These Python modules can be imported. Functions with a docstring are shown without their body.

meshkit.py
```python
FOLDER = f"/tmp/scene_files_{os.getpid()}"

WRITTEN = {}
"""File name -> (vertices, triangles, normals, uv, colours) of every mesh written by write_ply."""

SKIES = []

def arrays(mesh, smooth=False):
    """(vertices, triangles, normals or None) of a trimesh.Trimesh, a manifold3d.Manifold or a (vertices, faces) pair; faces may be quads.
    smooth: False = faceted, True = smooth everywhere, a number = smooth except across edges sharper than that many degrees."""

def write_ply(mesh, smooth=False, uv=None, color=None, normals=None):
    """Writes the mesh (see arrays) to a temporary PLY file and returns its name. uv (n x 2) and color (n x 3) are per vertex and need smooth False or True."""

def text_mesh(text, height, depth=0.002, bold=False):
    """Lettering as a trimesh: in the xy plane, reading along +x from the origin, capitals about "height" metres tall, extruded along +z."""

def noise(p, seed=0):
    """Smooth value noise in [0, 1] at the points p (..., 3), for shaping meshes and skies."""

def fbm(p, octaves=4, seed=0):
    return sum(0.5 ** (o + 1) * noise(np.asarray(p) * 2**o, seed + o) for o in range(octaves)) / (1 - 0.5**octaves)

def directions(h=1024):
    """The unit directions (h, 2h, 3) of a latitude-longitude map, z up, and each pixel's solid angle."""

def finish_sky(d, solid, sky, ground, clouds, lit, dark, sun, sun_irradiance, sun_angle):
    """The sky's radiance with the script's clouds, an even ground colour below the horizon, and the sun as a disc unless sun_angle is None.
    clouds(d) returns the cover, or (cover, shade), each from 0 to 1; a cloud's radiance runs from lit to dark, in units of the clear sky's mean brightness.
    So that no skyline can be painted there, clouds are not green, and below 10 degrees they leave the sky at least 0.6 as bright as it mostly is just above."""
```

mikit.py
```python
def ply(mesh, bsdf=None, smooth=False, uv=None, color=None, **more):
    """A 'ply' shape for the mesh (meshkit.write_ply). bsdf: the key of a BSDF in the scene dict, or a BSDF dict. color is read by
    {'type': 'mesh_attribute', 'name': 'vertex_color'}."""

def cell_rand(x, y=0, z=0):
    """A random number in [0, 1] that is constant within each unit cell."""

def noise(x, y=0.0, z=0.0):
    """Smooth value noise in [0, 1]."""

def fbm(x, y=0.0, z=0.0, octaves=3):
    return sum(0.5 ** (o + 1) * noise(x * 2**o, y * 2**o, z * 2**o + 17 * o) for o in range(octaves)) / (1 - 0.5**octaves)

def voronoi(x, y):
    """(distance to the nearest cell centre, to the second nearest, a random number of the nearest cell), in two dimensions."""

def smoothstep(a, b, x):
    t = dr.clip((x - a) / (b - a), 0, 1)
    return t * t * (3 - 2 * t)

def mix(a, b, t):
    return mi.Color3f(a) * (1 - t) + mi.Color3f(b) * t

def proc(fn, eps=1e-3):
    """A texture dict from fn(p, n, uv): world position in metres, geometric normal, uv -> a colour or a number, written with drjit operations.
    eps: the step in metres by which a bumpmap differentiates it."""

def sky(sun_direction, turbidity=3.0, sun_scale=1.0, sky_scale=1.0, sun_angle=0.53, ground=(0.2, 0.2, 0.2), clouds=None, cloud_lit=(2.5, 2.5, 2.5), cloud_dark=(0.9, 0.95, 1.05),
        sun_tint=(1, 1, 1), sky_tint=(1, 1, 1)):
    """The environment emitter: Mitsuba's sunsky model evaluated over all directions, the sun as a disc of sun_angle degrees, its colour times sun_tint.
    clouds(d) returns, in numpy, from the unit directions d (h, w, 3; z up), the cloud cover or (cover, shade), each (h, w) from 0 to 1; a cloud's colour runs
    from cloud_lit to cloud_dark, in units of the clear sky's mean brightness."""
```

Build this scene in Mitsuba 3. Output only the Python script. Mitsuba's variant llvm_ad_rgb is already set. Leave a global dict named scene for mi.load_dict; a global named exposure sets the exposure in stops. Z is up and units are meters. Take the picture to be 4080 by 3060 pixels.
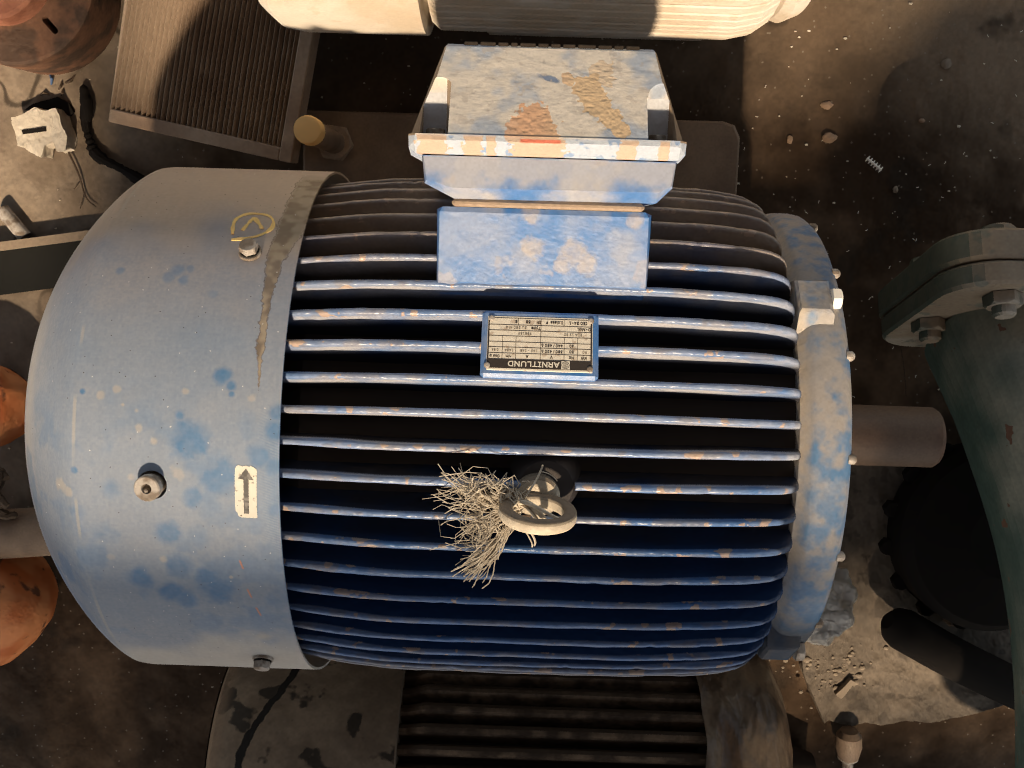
import math, random
import numpy as np, trimesh, manifold3d as m3, mitsuba as mi, drjit as dr
from shapely.geometry import Polygon
import meshkit, mikit
from mikit import noise, fbm, voronoi, cell_rand, smoothstep, mix, proc

rng = np.random.default_rng(7)
random.seed(7)
T = mi.ScalarTransform4f
scene, labels = {}, {}
scene['type'] = 'scene'

# ---------------------------------------------------------------- camera, light, exposure
CAM = np.array([0.0, 0.2174, 1.0942])
FWD = np.array([-0.00685, -0.15431, -0.98800])
UP = np.array([-0.0316, 0.98756, -0.15402])
scene['camera'] = {'type': 'perspective', 'fov': 55.717, 'fov_axis': 'x', 'near_clip': 0.05, 'far_clip': 200.0,
                   'to_world': T().look_at(origin=CAM.tolist(), target=(CAM + FWD).tolist(), up=UP.tolist())}
SUN_E, SUN_A = math.radians(50), math.radians(0.5)
SUN = (math.cos(SUN_E) * math.sin(SUN_A), -math.cos(SUN_E) * math.cos(SUN_A), math.sin(SUN_E))
scene['sky'] = mikit.sky(SUN, turbidity=3, sun_scale=0.85, sky_scale=1.0, sun_angle=2.4, sun_tint=(1.0, 0.94, 0.86), sky_tint=(1.34, 0.95, 0.64), ground=(0.30, 0.26, 0.21))
exposure = 2.35
FLOOR = -0.30

# ---------------------------------------------------------------- helpers
def numbered(name):
    if name not in scene and not any(k.startswith(name + '__') for k in scene):
        return name
    i = 1
    while f'{name}_{i:03d}' in scene or any(k.startswith(f'{name}_{i:03d}__') for k in scene):
        i += 1
    return f'{name}_{i:03d}'

def add(name, mesh, bsdf, parent=None, smooth=30, label=None, cat=None, group=None, kind=None):
    key = numbered((parent + '__' if parent else '') + name)
    scene[key] = mikit.ply(mesh, bsdf, smooth=smooth)
    tag(key, label, cat, group, kind)
    return key

def tag(key, label=None, cat=None, group=None, kind=None):
    d = {k: v for k, v in (('label', label), ('category', cat), ('group', group), ('kind', kind)) if v}
    if d:
        labels[key] = d
    return key

def cat(ms):
    return trimesh.util.concatenate([m for m in ms])

def hull(pts):
    m = m3.Manifold.hull_points(np.asarray(pts, float)).to_mesh()
    return trimesh.Trimesh(m.vert_properties[:, :3], m.tri_verts, process=False)

def to_m3(t):
    t = trimesh.Trimesh(t.vertices, t.faces, process=True)
    return m3.Manifold(m3.Mesh(np.asarray(t.vertices, np.float32), np.asarray(t.faces, np.uint32)))

def from_m3(m):
    m = m.to_mesh()
    return trimesh.Trimesh(m.vert_properties[:, :3], m.tri_verts, process=False)

def rbox(x0, x1, y0, y1, z0, z1, c=0.003):
    pts = []
    for x, sx in ((x0, 1), (x1, -1)):
        for y, sy in ((y0, 1), (y1, -1)):
            for z, sz in ((z0, 1), (z1, -1)):
                pts += [(x, y + sy * c, z + sz * c), (x + sx * c, y, z + sz * c), (x + sx * c, y + sy * c, z)]
    return hull(pts)

def grid(P, closed_u=False, closed_v=False, flip=False):
    """P: (n, m, 3)"""
    n, m = P.shape[:2]
    idx = np.arange(n * m).reshape(n, m)
    i2 = np.roll(idx, -1, 0) if closed_u else None
    a = idx if closed_u else idx[:-1]
    b = i2 if closed_u else idx[1:]
    if closed_v:
        q = [a, b, np.roll(b, -1, 1), np.roll(a, -1, 1)]
    else:
        q = [a[:, :-1], b[:, :-1], b[:, 1:], a[:, 1:]]
    q = np.stack([x.ravel() for x in q], -1)
    if flip:
        q = q[:, ::-1]
    f = np.vstack([q[:, [0, 1, 2]], q[:, [0, 2, 3]]])
    return trimesh.Trimesh(P.reshape(-1, 3), f, process=False)

def lathe_x(prof, n=96, cy=0., cz=0., closed=False):
    """profile (x, r) turned round the x axis through (cy, cz)"""
    prof = np.asarray(prof, float)
    t = np.linspace(0, 2 * math.pi, n, endpoint=False)
    P = np.stack([np.repeat(prof[:, :1], n, 1), cy + prof[:, 1:] * np.sin(t), cz + prof[:, 1:] * np.cos(t)], -1)
    m = grid(P, closed_u=closed, closed_v=True)
    if not closed:
        caps = []
        for row, fl in ((0, False), (len(prof) - 1, True)):
            if prof[row, 1] > 1e-6:
                c = np.array([[prof[row, 0], cy, cz]])
                v = np.vstack([P[row], c])
                f = np.array([[i, (i + 1) % n, n] for i in range(n)])
                caps.append(trimesh.Trimesh(v, f[:, ::-1] if fl else f, process=False))
        m = cat([m] + caps)
    return m

def frame_to(d):
    d = np.asarray(d, float) / np.linalg.norm(d)
    a = np.cross([0, 0, 1] if abs(d[2]) < .9 else [1, 0, 0], d)
    a /= np.linalg.norm(a)
    return a, np.cross(d, a), d

def lathe(prof, origin, axis, n=32):
    """profile (h, r) along axis from origin, capped"""
    a, b, d = frame_to(axis)
    prof = np.asarray(prof, float)
    t = np.linspace(0, 2 * math.pi, n, endpoint=False)
    ring = np.cos(t)[:, None] * a + np.sin(t)[:, None] * b
    P = np.asarray(origin) + prof[:, None, :1] * d + prof[:, None, 1:] * ring[None]
    m = grid(P, closed_v=True, flip=True)
    caps = []
    for row, fl in ((0, True), (len(prof) - 1, False)):
        if prof[row, 1] > 1e-6:
            v = np.vstack([P[row], np.asarray(origin) + prof[row, 0] * d])
            f = np.array([[i, (i + 1) % n, n] for i in range(n)])
            caps.append(trimesh.Trimesh(v, f[:, ::-1] if fl else f, process=False))
    return cat([m] + caps)

def tube(pts, r, n=8, caps=True):
    pts = np.asarray(pts, float)
    r = np.broadcast_to(np.asarray(r, float), (len(pts),))
    d = np.gradient(pts, axis=0)
    d /= np.linalg.norm(d, axis=1, keepdims=True) + 1e-12
    a, b, _ = frame_to(d[0])
    P = []
    t = np.linspace(0, 2 * math.pi, n, endpoint=False)
    for i in range(len(pts)):
        a = a - d[i] * (a @ d[i])
        a /= np.linalg.norm(a)
        b = np.cross(d[i], a)
        P.append(pts[i] + r[i] * (np.cos(t)[:, None] * a + np.sin(t)[:, None] * b))
    P = np.array(P)
    m = grid(P, closed_v=True, flip=True)
    if caps:
        v = np.vstack([P[0], pts[0], P[-1], pts[-1]])
        f = [[(i + 1) % n, i, n] for i in range(n)] + [[n + 1 + i, n + 1 + (i + 1) % n, 2 * n + 1] for i in range(n)]
        m = cat([m, trimesh.Trimesh(v, np.array(f), process=False)])
    return m

def bez(p0, p1, p2, n=9):
    t = np.linspace(0, 1, n)[:, None]
    return (1 - t) ** 2 * np.asarray(p0) + 2 * t * (1 - t) * np.asarray(p1) + t * t * np.asarray(p2)

def smooth_path(pts, n=40):
    from scipy.interpolate import CubicSpline
    pts = np.asarray(pts, float)
    s = np.r_[0, np.cumsum(np.linalg.norm(np.diff(pts, axis=0), axis=1))]
    return CubicSpline(s, pts)(np.linspace(0, s[-1], n))

def hexhead(origin, axis, r, h, washer=None, dome=False):
    """a hexagon bolt head, chamfered on top"""
    a, b, d = frame_to(axis)
    t = np.arange(6) * math.pi / 3 + .4
    ring = np.cos(t)[:, None] * a + np.sin(t)[:, None] * b
    t12 = np.arange(18) * math.pi / 9
    r12 = np.cos(t12)[:, None] * a + np.sin(t12)[:, None] * b
    o = np.asarray(origin, float)
    pts = np.vstack([o + ring * r, o + ring * r + d * h * .8, o + r12 * r * .86 + d * h])
    return hull(pts)

def chunk(center, size, seed, sub=2, rough=.35, flat=None):
    m = trimesh.creation.icosphere(subdivisions=sub)
    v = np.asarray(m.vertices)
    n = meshkit.fbm(v * 1.6 + seed * 7.3, 3, seed)
    v = v * (1 - rough + 2 * rough * n[:, None]) * np.asarray(size)
    if flat is not None:
        v[:, 2] = np.maximum(v[:, 2], -flat)
    return trimesh.Trimesh(v + np.asarray(center), m.faces, process=False)

def pol(x, r, deg):
    return np.array([x, r * math.sin(math.radians(deg)), r * math.cos(math.radians(deg))])

# ---------------------------------------------------------------- materials
def rgb(*c):
    return {'type': 'rgb', 'value': list(c)}

def prin(color, rough=.5, bump=None, bscale=1., eps=1e-3, **kw):
    b = {'type': 'principled', 'base_color': color if isinstance(color, dict) else rgb(*color), 'roughness': rough, **kw}
    if bump is not None:
        b = {'type': 'bumpmap', 'arbitrary': proc(bump, eps), 'scale': bscale, 'bsdf': b}
    return {'type': 'twosided', 'bsdf': b}

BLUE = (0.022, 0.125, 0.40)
GAP_SHADE = (0.005, 0.016, 0.046)  # fin gap colour, darkened to carry the shade between the fins
DUST = (0.40, 0.345, 0.275)
GREY = (0.36, 0.33, 0.30)
BEIGE = (0.56, 0.385, 0.255)

def ang(p):
    return dr.atan2(p.y, p.z) * (180 / math.pi)

def f3(p, s, o=3, off=0.):
    return fbm(p.x * s + off, p.y * s + off * 1.7, p.z * s - off, o)

COVER_BLUE = [(-.2832, 6.5, .0175, .9), (-.2562, -.2, .016, .8), (-.2578, 18, .0075, .9), (-.2498, 16.5, .005, .8), (-.3525, -2.9, .0085, .5), (-.2798, -4.1, .009, .7), (-.2919, 11, .0045, .8),
              (-.2227, 4, .011, .7), (-.2085, 12, .008, .8), (-.2095, 8.7, .009, .9), (-.2098, 2, .009, .8), (-.3054, -11, .012, .85), (-.337, -21.5, .0115, .95), (-.3115, -24.9, .0115, 1.), (-.300, -26.6, .011, .9),
              (-.267, -23.8, .016, .95), (-.275, -20.5, .012, .9), (-.2983, -18.4, .0125, .8), (-.2519, -17.3, .010, .5), (-.2783, -12, .011, .45), (-.311, 38.8, .0065, .55), (-.3048, 36.8, .005, .55), (-.3178, 37.2, .0055, .5),
              (-.3005, 39.5, .004, .5), (-.3632, 38.5, .004, .5), (-.2754, 34, .004, .3), (-.2487, 15, .003, .8), (-.3783, 14.6, .0026, .9), (-.3845, .4, .003, .9), (-.2315, -5.9, .009, .7), (-.2095, -6, .007, .7), (-.2095, -18, .006, .6), (-.255, -33, .011, .4), (-.232, -40, .009, .35)]
COVER_TAN = [(-.400, -3.2, .0058, .7), (-.392, -3.8, .004, .7), (-.3624, 14, .0035, .6), (-.3483, 15.2, .0035, .6), (-.3426, 12.5, .002, .8), (-.3302, 11.5, .003, .6), (-.3276, 8.5, .003, .6), (-.3141, 6.1, .0035, .7),
             (-.2941, .4, .0055, .5), (-.3346, -.5, .0035, .5), (-.3139, -16.9, .0035, .7), (-.3595, -16.7, .0035, .4), (-.236, -38.1, .006, .6), (-.2304, 14.4, .0035, .5), (-.289, 15.2, .003, .6), (-.2536, -20.5, .0018, .9), (-.273, 51, .004, .35), (-.2845, 58.5, .002, .9)]

def blobs(x, a, lst, w):
    """strength of the strongest of the soft spots at x, angle a (degrees); w wobbles their outline"""
    out = mi.Float(0)
    for bx, ba, r, s in lst:
        dx, dy = (x - bx) / r, (a - ba) * (0.00485 / r)
        out = dr.maximum(out, s * smoothstep(1.45, .45, dr.sqrt(dx * dx + dy * dy) + w))
    return out

def cover_color(p, n, uv):
    a = ang(p)
    w = (f3(p, 110, 3) - .5) * .9
    big = f3(p, 14, 3)
    fine = f3(p, 420, 2, 3.)
    brown = smoothstep(22, 58, a + (big - .5) * 26)
    low = smoothstep(-24, -50, a + (big - .5) * 24)
    dust = mix((.325, .325, .335), (.47, .37, .275), brown)  # brown dust, lightened towards the top to paint in grazing sun
    dust = mix(dust, (.47, .44, .40), dr.maximum(low, smoothstep(-.400, -.470, p.x + (big - .5) * .03)))  # grey dust, lower side lightened to paint in a grazing sheen
    amt = .60 + .18 * (big - .5) + .10 * (fine - .5)
    amt = amt + .16 * (f3(p, 48, 4, 6.) - .5)
    amt = dr.maximum(amt, .93 * brown)
    amt = dr.maximum(amt, .94 * low)
    amt = dr.maximum(amt, .80 * smoothstep(-.400, -.470, p.x + (big - .5) * .03))
    wiped = blobs(p.x, a, COVER_BLUE, w)
    # fingertip swirls along the rim
    sw = smoothstep(-.232, -.210, p.x) * smoothstep(16, 8, a) * smoothstep(-30, -8, a) * (.35 + .65 * smoothstep(-.2, .5, dr.sin(a * 12 + p.x * 900)))
    wiped = dr.maximum(wiped, .55 * sw)
    smear = smoothstep(.48, .66, f3(p, 34, 4, 6.)) * smoothstep(-46, -30, a) * smoothstep(22, 2, a) * .45
    wiped = dr.maximum(wiped, smear)
    wiped = wiped * (.62 + .6 * f3(p, 130, 3, 12.))
    amt = amt * (1 - .85 * wiped)
    c = mix((.040, .145, .315), dust, amt)
    # dried water band along the rim, ragged
    e = -.2165 - .010 * smoothstep(56, 38, a) + .006 * (f3(p, 60, 3, 5.) - .5)
    wd = (.010 * smoothstep(30, 55, a) + .0035) * smoothstep(14, 26, a) + 1e-5
    d = dr.abs(p.x - e + .004 * (f3(p, 330, 2, 9.) - .5))
    band = smoothstep(wd, wd * .82, d) * smoothstep(78, 70, a) * smoothstep(13, 18, a)
    c = mix(c, mix((.150, .108, .066), (.30, .245, .17), smoothstep(.35, .65, f3(p, 90, 2, 2.))), band * .85)
    c = mix(c, (.09, .065, .045), .6 * smoothstep(.0009, .0003, dr.abs(d - wd)) * smoothstep(14, 26, a) * smoothstep(78, 70, a))
    c = mix(c, (.46, .40, .31), .6 * blobs(p.x, a, COVER_TAN, w * 2.2))
    sp = voronoi(p.x * 130, a * .63)
    c = mix(c, mi.Color3f(dr.select(sp[2] > .5, .06, .6)), .85 * smoothstep(.09, .04, sp[0]) * dr.select(cell_rand(dr.floor(sp[2] * 999)) > .91, 1., 0.))
    crease = smoothstep(.0022, .0008, dr.abs(p.x + .3845)) * smoothstep(.45, .6, f3(p, 22, 2, 7.))
    c = mix(c, (.46, .42, .34), .35 * crease)
    # thin orange scratches low down
    for sx, sa, l in ((-.243, -17.5, 1.1), (-.2395, -24.5, 1.3), (-.2345, -29.5, 1.4)):
        c = mix(c, (.60, .20, .09), .75 * smoothstep(.0012, .0004, dr.abs(p.x - sx - (a - sa) * -.0012)) * smoothstep(l, l * .7, dr.abs(a - sa)))
    streak = fbm(p.x * 420, a * .45, 2., 3) * .6 + fbm(p.x * 60, a * 3.2, 5., 3) * .4
    return c * (.88 + .12 * fine + .13 * streak)

def body_color(p, n, uv):
    big, mid, fine = f3(p, 22, 3), f3(p, 75, 3, 4.), f3(p, 500, 2)
    d = smoothstep(.34, .70, big * .6 + mid * .4 + .10 * (n.z - .5))
    d = dr.maximum(d, smoothstep(.252, .268, p.y + .02 * (mid - .5)) * smoothstep(.2815, .280, p.y) * .78)
    d = dr.minimum(d + .12, 1.)
    d = d * (1 - .52 * smoothstep(.2405, .2385, p.y))
    c = mix((.030, .150, .42), (.37, .37, .39), d * .85)
    c = mix(c, (.40, .36, .30), .22 * smoothstep(.56, .74, f3(p, 34, 3, 11.)))
    c = mix(c, (.42, .36, .30), .3 * smoothstep(.70, .78, f3(p, 46, 4, 23.)))
    wn = (f3(p, 170, 3, 2.) - .5) * 1.2
    tb = mi.Float(0)
    for bx, by, r in ((.008, .205, .0095), (.045, .199, .0125), (.056, .192, .010), (.036, .192, .008), (.006, .2330, .008), (.098, .2315, .007)):
        tb = dr.maximum(tb, smoothstep(1.35, .60, dr.sqrt(dr.square(p.x - bx) + dr.square(p.y - by)) / r + wn) * smoothstep(.19, .20, p.z))
    c = mix(c, (.40, .34, .27), .55 * tb * (.6 + .6 * f3(p, 240, 2, 7.)))
    return c * (.9 + .2 * fine)

def pits(p, n, uv):
    return f3(p, 300, 3) * .6 + f3(p, 60, 2, 5.) * .8

def fin_color(p, n, uv):
    r = dr.sqrt(p.y * p.y + p.z * p.z)
    a = ang(p)
    big, mid, fine = f3(p, 18, 3), f3(p, 90, 3, 4.), f3(p, 420, 2)
    rt = .275 - .0085 * smoothstep(.10, .235, p.x) - .0105 * smoothstep(-.10, -.21, p.x)
    k1 = smoothstep(-8, 14, a)  # pale zone reaches further down the upper flanks: sunlight painted in
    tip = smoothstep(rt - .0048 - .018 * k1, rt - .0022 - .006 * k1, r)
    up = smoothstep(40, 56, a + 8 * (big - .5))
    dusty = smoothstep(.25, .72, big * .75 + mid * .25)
    gap_shade = mix(GAP_SHADE, (.012, .042, .125), smoothstep(2, -22, a) * smoothstep(-66, -44, a))
    c = mix(gap_shade, (.032, .028, .026), .75 * smoothstep(.3, .6, big) * smoothstep(-35, 10, a))
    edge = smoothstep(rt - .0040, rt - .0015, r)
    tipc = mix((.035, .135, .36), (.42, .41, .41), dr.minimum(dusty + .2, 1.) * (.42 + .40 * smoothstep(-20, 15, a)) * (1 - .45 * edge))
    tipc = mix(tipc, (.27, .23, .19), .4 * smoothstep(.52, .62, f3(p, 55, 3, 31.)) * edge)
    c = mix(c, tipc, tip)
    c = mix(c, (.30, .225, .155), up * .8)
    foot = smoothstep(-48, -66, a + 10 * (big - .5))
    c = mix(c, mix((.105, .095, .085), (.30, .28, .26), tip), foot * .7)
    chip = f3(p, 95, 3, 17.) + .08 * (f3(p, 14, 2, 3.) - .5)
    c = mix(c, (.43, .32, .25), .85 * smoothstep(.655, .685, chip) * smoothstep(rt - .0050, rt - .0035, r))
    return c * (.88 + .24 * fine)

def barrel_color(p, n, uv):
    a = ang(p)
    big = f3(p, 26, 3)
    gap_shade = mix(GAP_SHADE, (.014, .048, .14), smoothstep(4, -18, a) * smoothstep(-66, -44, a))
    c = mix(gap_shade, (.05, .04, .032), .85 * smoothstep(-38, 5, a + 20 * (big - .5)))
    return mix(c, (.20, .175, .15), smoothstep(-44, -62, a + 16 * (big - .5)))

LID_BEIGE = [(.052, .343, .013, 1.), (.060, .330, .0125, 1.), (.071, .318, .010, 1.), (.080, .307, .008, 1.), (.006, .312, .0165, 1.), (.014, .304, .014, 1.), (-.008, .303, .011, .9), (.034, .352, .005, .9), (.064, .357, .012, .6), (.037, .349, .004, .9)]
LID_EDGE = [(-.080, .290, .0125), (-.046, .290, .0085), (.006, .290, .019), (.0155, .290, .018), (.087, .290, .0075), (.118, .290, .004), (-.03, .288, .004)]

def lid_color(p, n, uv):
    w = (f3(p, 230, 3) - .5) * 1.3
    big, mid, fine = f3(p, 26, 3), f3(p, 80, 3, 4.), f3(p, 600, 2)
    blue = smoothstep(.50, .68, big * .7 + mid * .3 + .16 * smoothstep(.05, .11, p.x) * smoothstep(.32, .37, p.y) + .10 * smoothstep(.322, .302, p.y))
    c = mix((.60, .56, .505), (.20, .30, .46), .65 * blue)
    smear = smoothstep(1.2, .6, dr.sqrt(dr.square((p.x - .0185) / .010) + dr.square((p.y - .3515 + (p.x - .0185) * .28) / .0033)) + w * .6)
    c = mix(c, (.06, .13, .28), .8 * smear)
    c = mix(c, (.44, .40, .36), smoothstep(.60, .72, f3(p, 150, 3, 8.)) * .6)
    edge = smoothstep(.2995, .2960, p.y)
    c = mix(c, mix((.40, .45, .53), (.04, .17, .43), .5 * smoothstep(.64, .74, f3(p, 140, 3, 2.) + .16 * smoothstep(.288, .284, p.y))), edge)
    b = mi.Float(0)
    for bx, by, r, s in LID_BEIGE:
        b = dr.maximum(b, s * smoothstep(1.05, .95, dr.sqrt(dr.square((p.x - bx) / r) + dr.square((p.y - by) / r)) + w * .8))
    for bx, by, r in LID_EDGE:
        b = dr.maximum(b, smoothstep(1.05, .95, dr.abs((p.x - bx) / r) + w * .9) * edge)
    c = mix(c, mix(mix((.56, .42, .27), (.58, .36, .23), smoothstep(.05, .0, p.x)), (.47, .36, .28), edge), b)
    red = smoothstep(.0185, .016, dr.abs(p.x - .012)) * smoothstep(.0022, .001, dr.abs(p.y - .2945 + w * .001))
    c = mix(c, (.55, .10, .05), red * .8)
    inner = smoothstep(.0155, .0140, dr.abs(dr.abs(p.x - .0184) - .0977)) * smoothstep(.3375, .3370, p.y) * smoothstep(.299, .2995, p.y) * smoothstep(.2155, .2150, p.z)
    c = mix(c, (.50, .52, .56), inner * dr.select(n.z > .5, 1., .0))
    c = mix(c, (.27, .20, .14), smoothstep(.6, .8, dr.abs(n.x)) * smoothstep(.2965, .2975, p.y))  # lid side faces browned, their shade put into the colour
    return c * (.9 + .2 * fine)

def lid_bump(p, n, uv):
    w = (f3(p, 230, 3) - .5) * 1.3
    b = mi.Float(0)
    for bx, by, r, s in LID_BEIGE:
        b = dr.maximum(b, smoothstep(1.08, .92, dr.sqrt(dr.square((p.x - bx) / r) + dr.square((p.y - by) / r)) + w * .8))
    return f3(p, 260, 3) * 1.0 + f3(p, 70, 2, 6.) * 1.2 + b * (f3(p, 420, 3, 1.) * 1.6 - .9)

def shield_color(p, n, uv):
    a = ang(p)
    big, mid = f3(p, 30, 3), f3(p, 90, 3, 4.)
    fine = f3(p, 420, 2)
    c = mix((.050, .150, .31), (.27, .28, .31), .55 * smoothstep(.25, .75, mid) + .1)
    br = smoothstep(.40, .68, big * .55 + mid * .45 + .17 * smoothstep(2, 30, a) - .05)
    c = mix(c, (.31, .27, .225), br * .72)
    c = mix(c, (.40, .335, .255), smoothstep(.2665, .258, p.x) * .5)
    c = mix(c, (.02, .03, .05), smoothstep(-30, -44, a) * .85)  # lower side near-black: shade painted into the colour
    return c * (.88 + .24 * fine)

def concrete(p, n, uv):
    big, mid, fine = f3(p, 3.2, 4), f3(p, 24, 4, 3.), f3(p, 240, 3)
    light = mix((.165, .128, .096), (.225, .180, .138), smoothstep(.35, .65, mid))
    dark = mix((.044, .027, .016), (.108, .071, .045), smoothstep(.36, .66, mid * .6 + big * .4))
    # oil soaked earth floor to the right and behind, cleaner cement to the left and in the lower right corner
    left = smoothstep(-.42, -.56, p.x + (big - .5) * .25)
    left = left * smoothstep(-.26, -.10, p.y + (mid - .5) * .15)
    corner = smoothstep(.36, .42, p.x + (mid - .5) * .06) * smoothstep(-.08, -.16, p.y + (mid - .5) * .10) * smoothstep(-.52, -.50, p.y - (FLOOR + .016 - p.z) * 30)
    back = .55 * smoothstep(.30, .46, p.y + (big - .5) * .25)
    lt = dr.maximum(left, corner)
    pale = smoothstep(.44, .64, p.x + (big - .5) * .2) * smoothstep(.24, .44, p.y + (mid - .5) * .2)  # paler at upper right: light painted into the floor under the added sheet
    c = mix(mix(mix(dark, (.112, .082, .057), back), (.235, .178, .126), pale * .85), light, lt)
    c = mix(c, (.03, .022, .016), .7 * smoothstep(.60, .72, f3(p, 15, 4, 9.)) * (1 - .75 * lt))
    crack = smoothstep(.010, .002, dr.abs(f3(p, 4.2, 4, 21.) - .5)) * smoothstep(.45, .6, f3(p, 9, 2, 2.))
    c = mix(c, (.02, .015, .011), .75 * crack * lt)
    sp = voronoi(p.x * 55, p.y * 55)
    c = mix(c, (.22, .19, .155), .6 * smoothstep(.10, .05, sp[0]) * dr.select(sp[2] > .72, 1., 0.) * (1 - .6 * lt))
    return c * (.82 + .36 * fine)

def slab_color(p, n, uv):
    mid, big = f3(p, 24, 4, 3.), f3(p, 8, 3, 5.)
    c = mix((.085, .068, .052), (.175, .140, .106), smoothstep(.30, .68, mid * .5 + big * .5))
    c = mix(c, (.045, .035, .027), .6 * smoothstep(.56, .66, f3(p, 60, 3, 9.)))
    return c * (.75 + .5 * f3(p, 240, 3))

def concrete_bump(p, n, uv):
    return f3(p, 40, 4) * 2.5 + f3(p, 260, 2, 3.) * .5

def cream_color(p, n, uv):
    big, mid = f3(p, 16, 3), f3(p, 70, 3, 3.)
    c = mix((.53, .45, .355), (.60, .555, .49), smoothstep(.35, .65, big))
    c = mix(c, (.52, .40, .29), .35 * smoothstep(.60, .74, mid))
    return c * (.92 + .16 * f3(p, 400, 2))

def panel_color(p, n, uv):
    big, fine = f3(p, 12, 3), f3(p, 300, 3)
    c = mix((.20, .132, .090), (.31, .232, .170), smoothstep(.35, .7, big + .12 * smoothstep(-.44, -.52, p.x)))
    return c * (.8 + .4 * fine)

def rust_color(p, n, uv):
    mid, fine = f3(p, 40, 4), f3(p, 260, 3)
    c = mix((.060, .034, .022), (.125, .062, .036), smoothstep(.35, .65, mid))
    return c * (.75 + .5 * fine)

def boss_color(p, n, uv):
    return mix((.17, .062, .035), (.24, .10, .06), smoothstep(.35, .65, f3(p, 40, 3))) * (.8 + .4 * f3(p, 260, 2))

def green_color(p, n, uv):
    big, mid, fine = f3(p, 14, 3), f3(p, 60, 3, 2.), f3(p, 320, 2)
    c = mix((.048, .085, .070), (.080, .125, .104), mid)
    c = mix(c, (.42, .39, .31), .85 * smoothstep(.24, .66, big * .45 + .30 * n.z + .05))  # dust on the upper side, paled further to paint in missing light
    c = mix(c, (.16, .09, .06), smoothstep(.74, .77, mid))
    return c * (.85 + .3 * fine)

def pumpflange_color(p, n, uv):
    big, mid, fine = f3(p, 14, 3), f3(p, 60, 3, 2.), f3(p, 320, 2)
    c = mix((.27, .215, .155), (.37, .33, .27), smoothstep(.4, .65, big))
    c = mix(c, (.14, .16, .135), .7 * smoothstep(.58, .70, mid))
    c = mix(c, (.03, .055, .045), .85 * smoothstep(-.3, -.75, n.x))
    return c * (.85 + .3 * fine)

def dark_color(p, n, uv):
    return mix((.018, .014, .011), (.050, .038, .030), f3(p, 30, 4)) * (.8 + .4 * f3(p, 300, 2))

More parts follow.
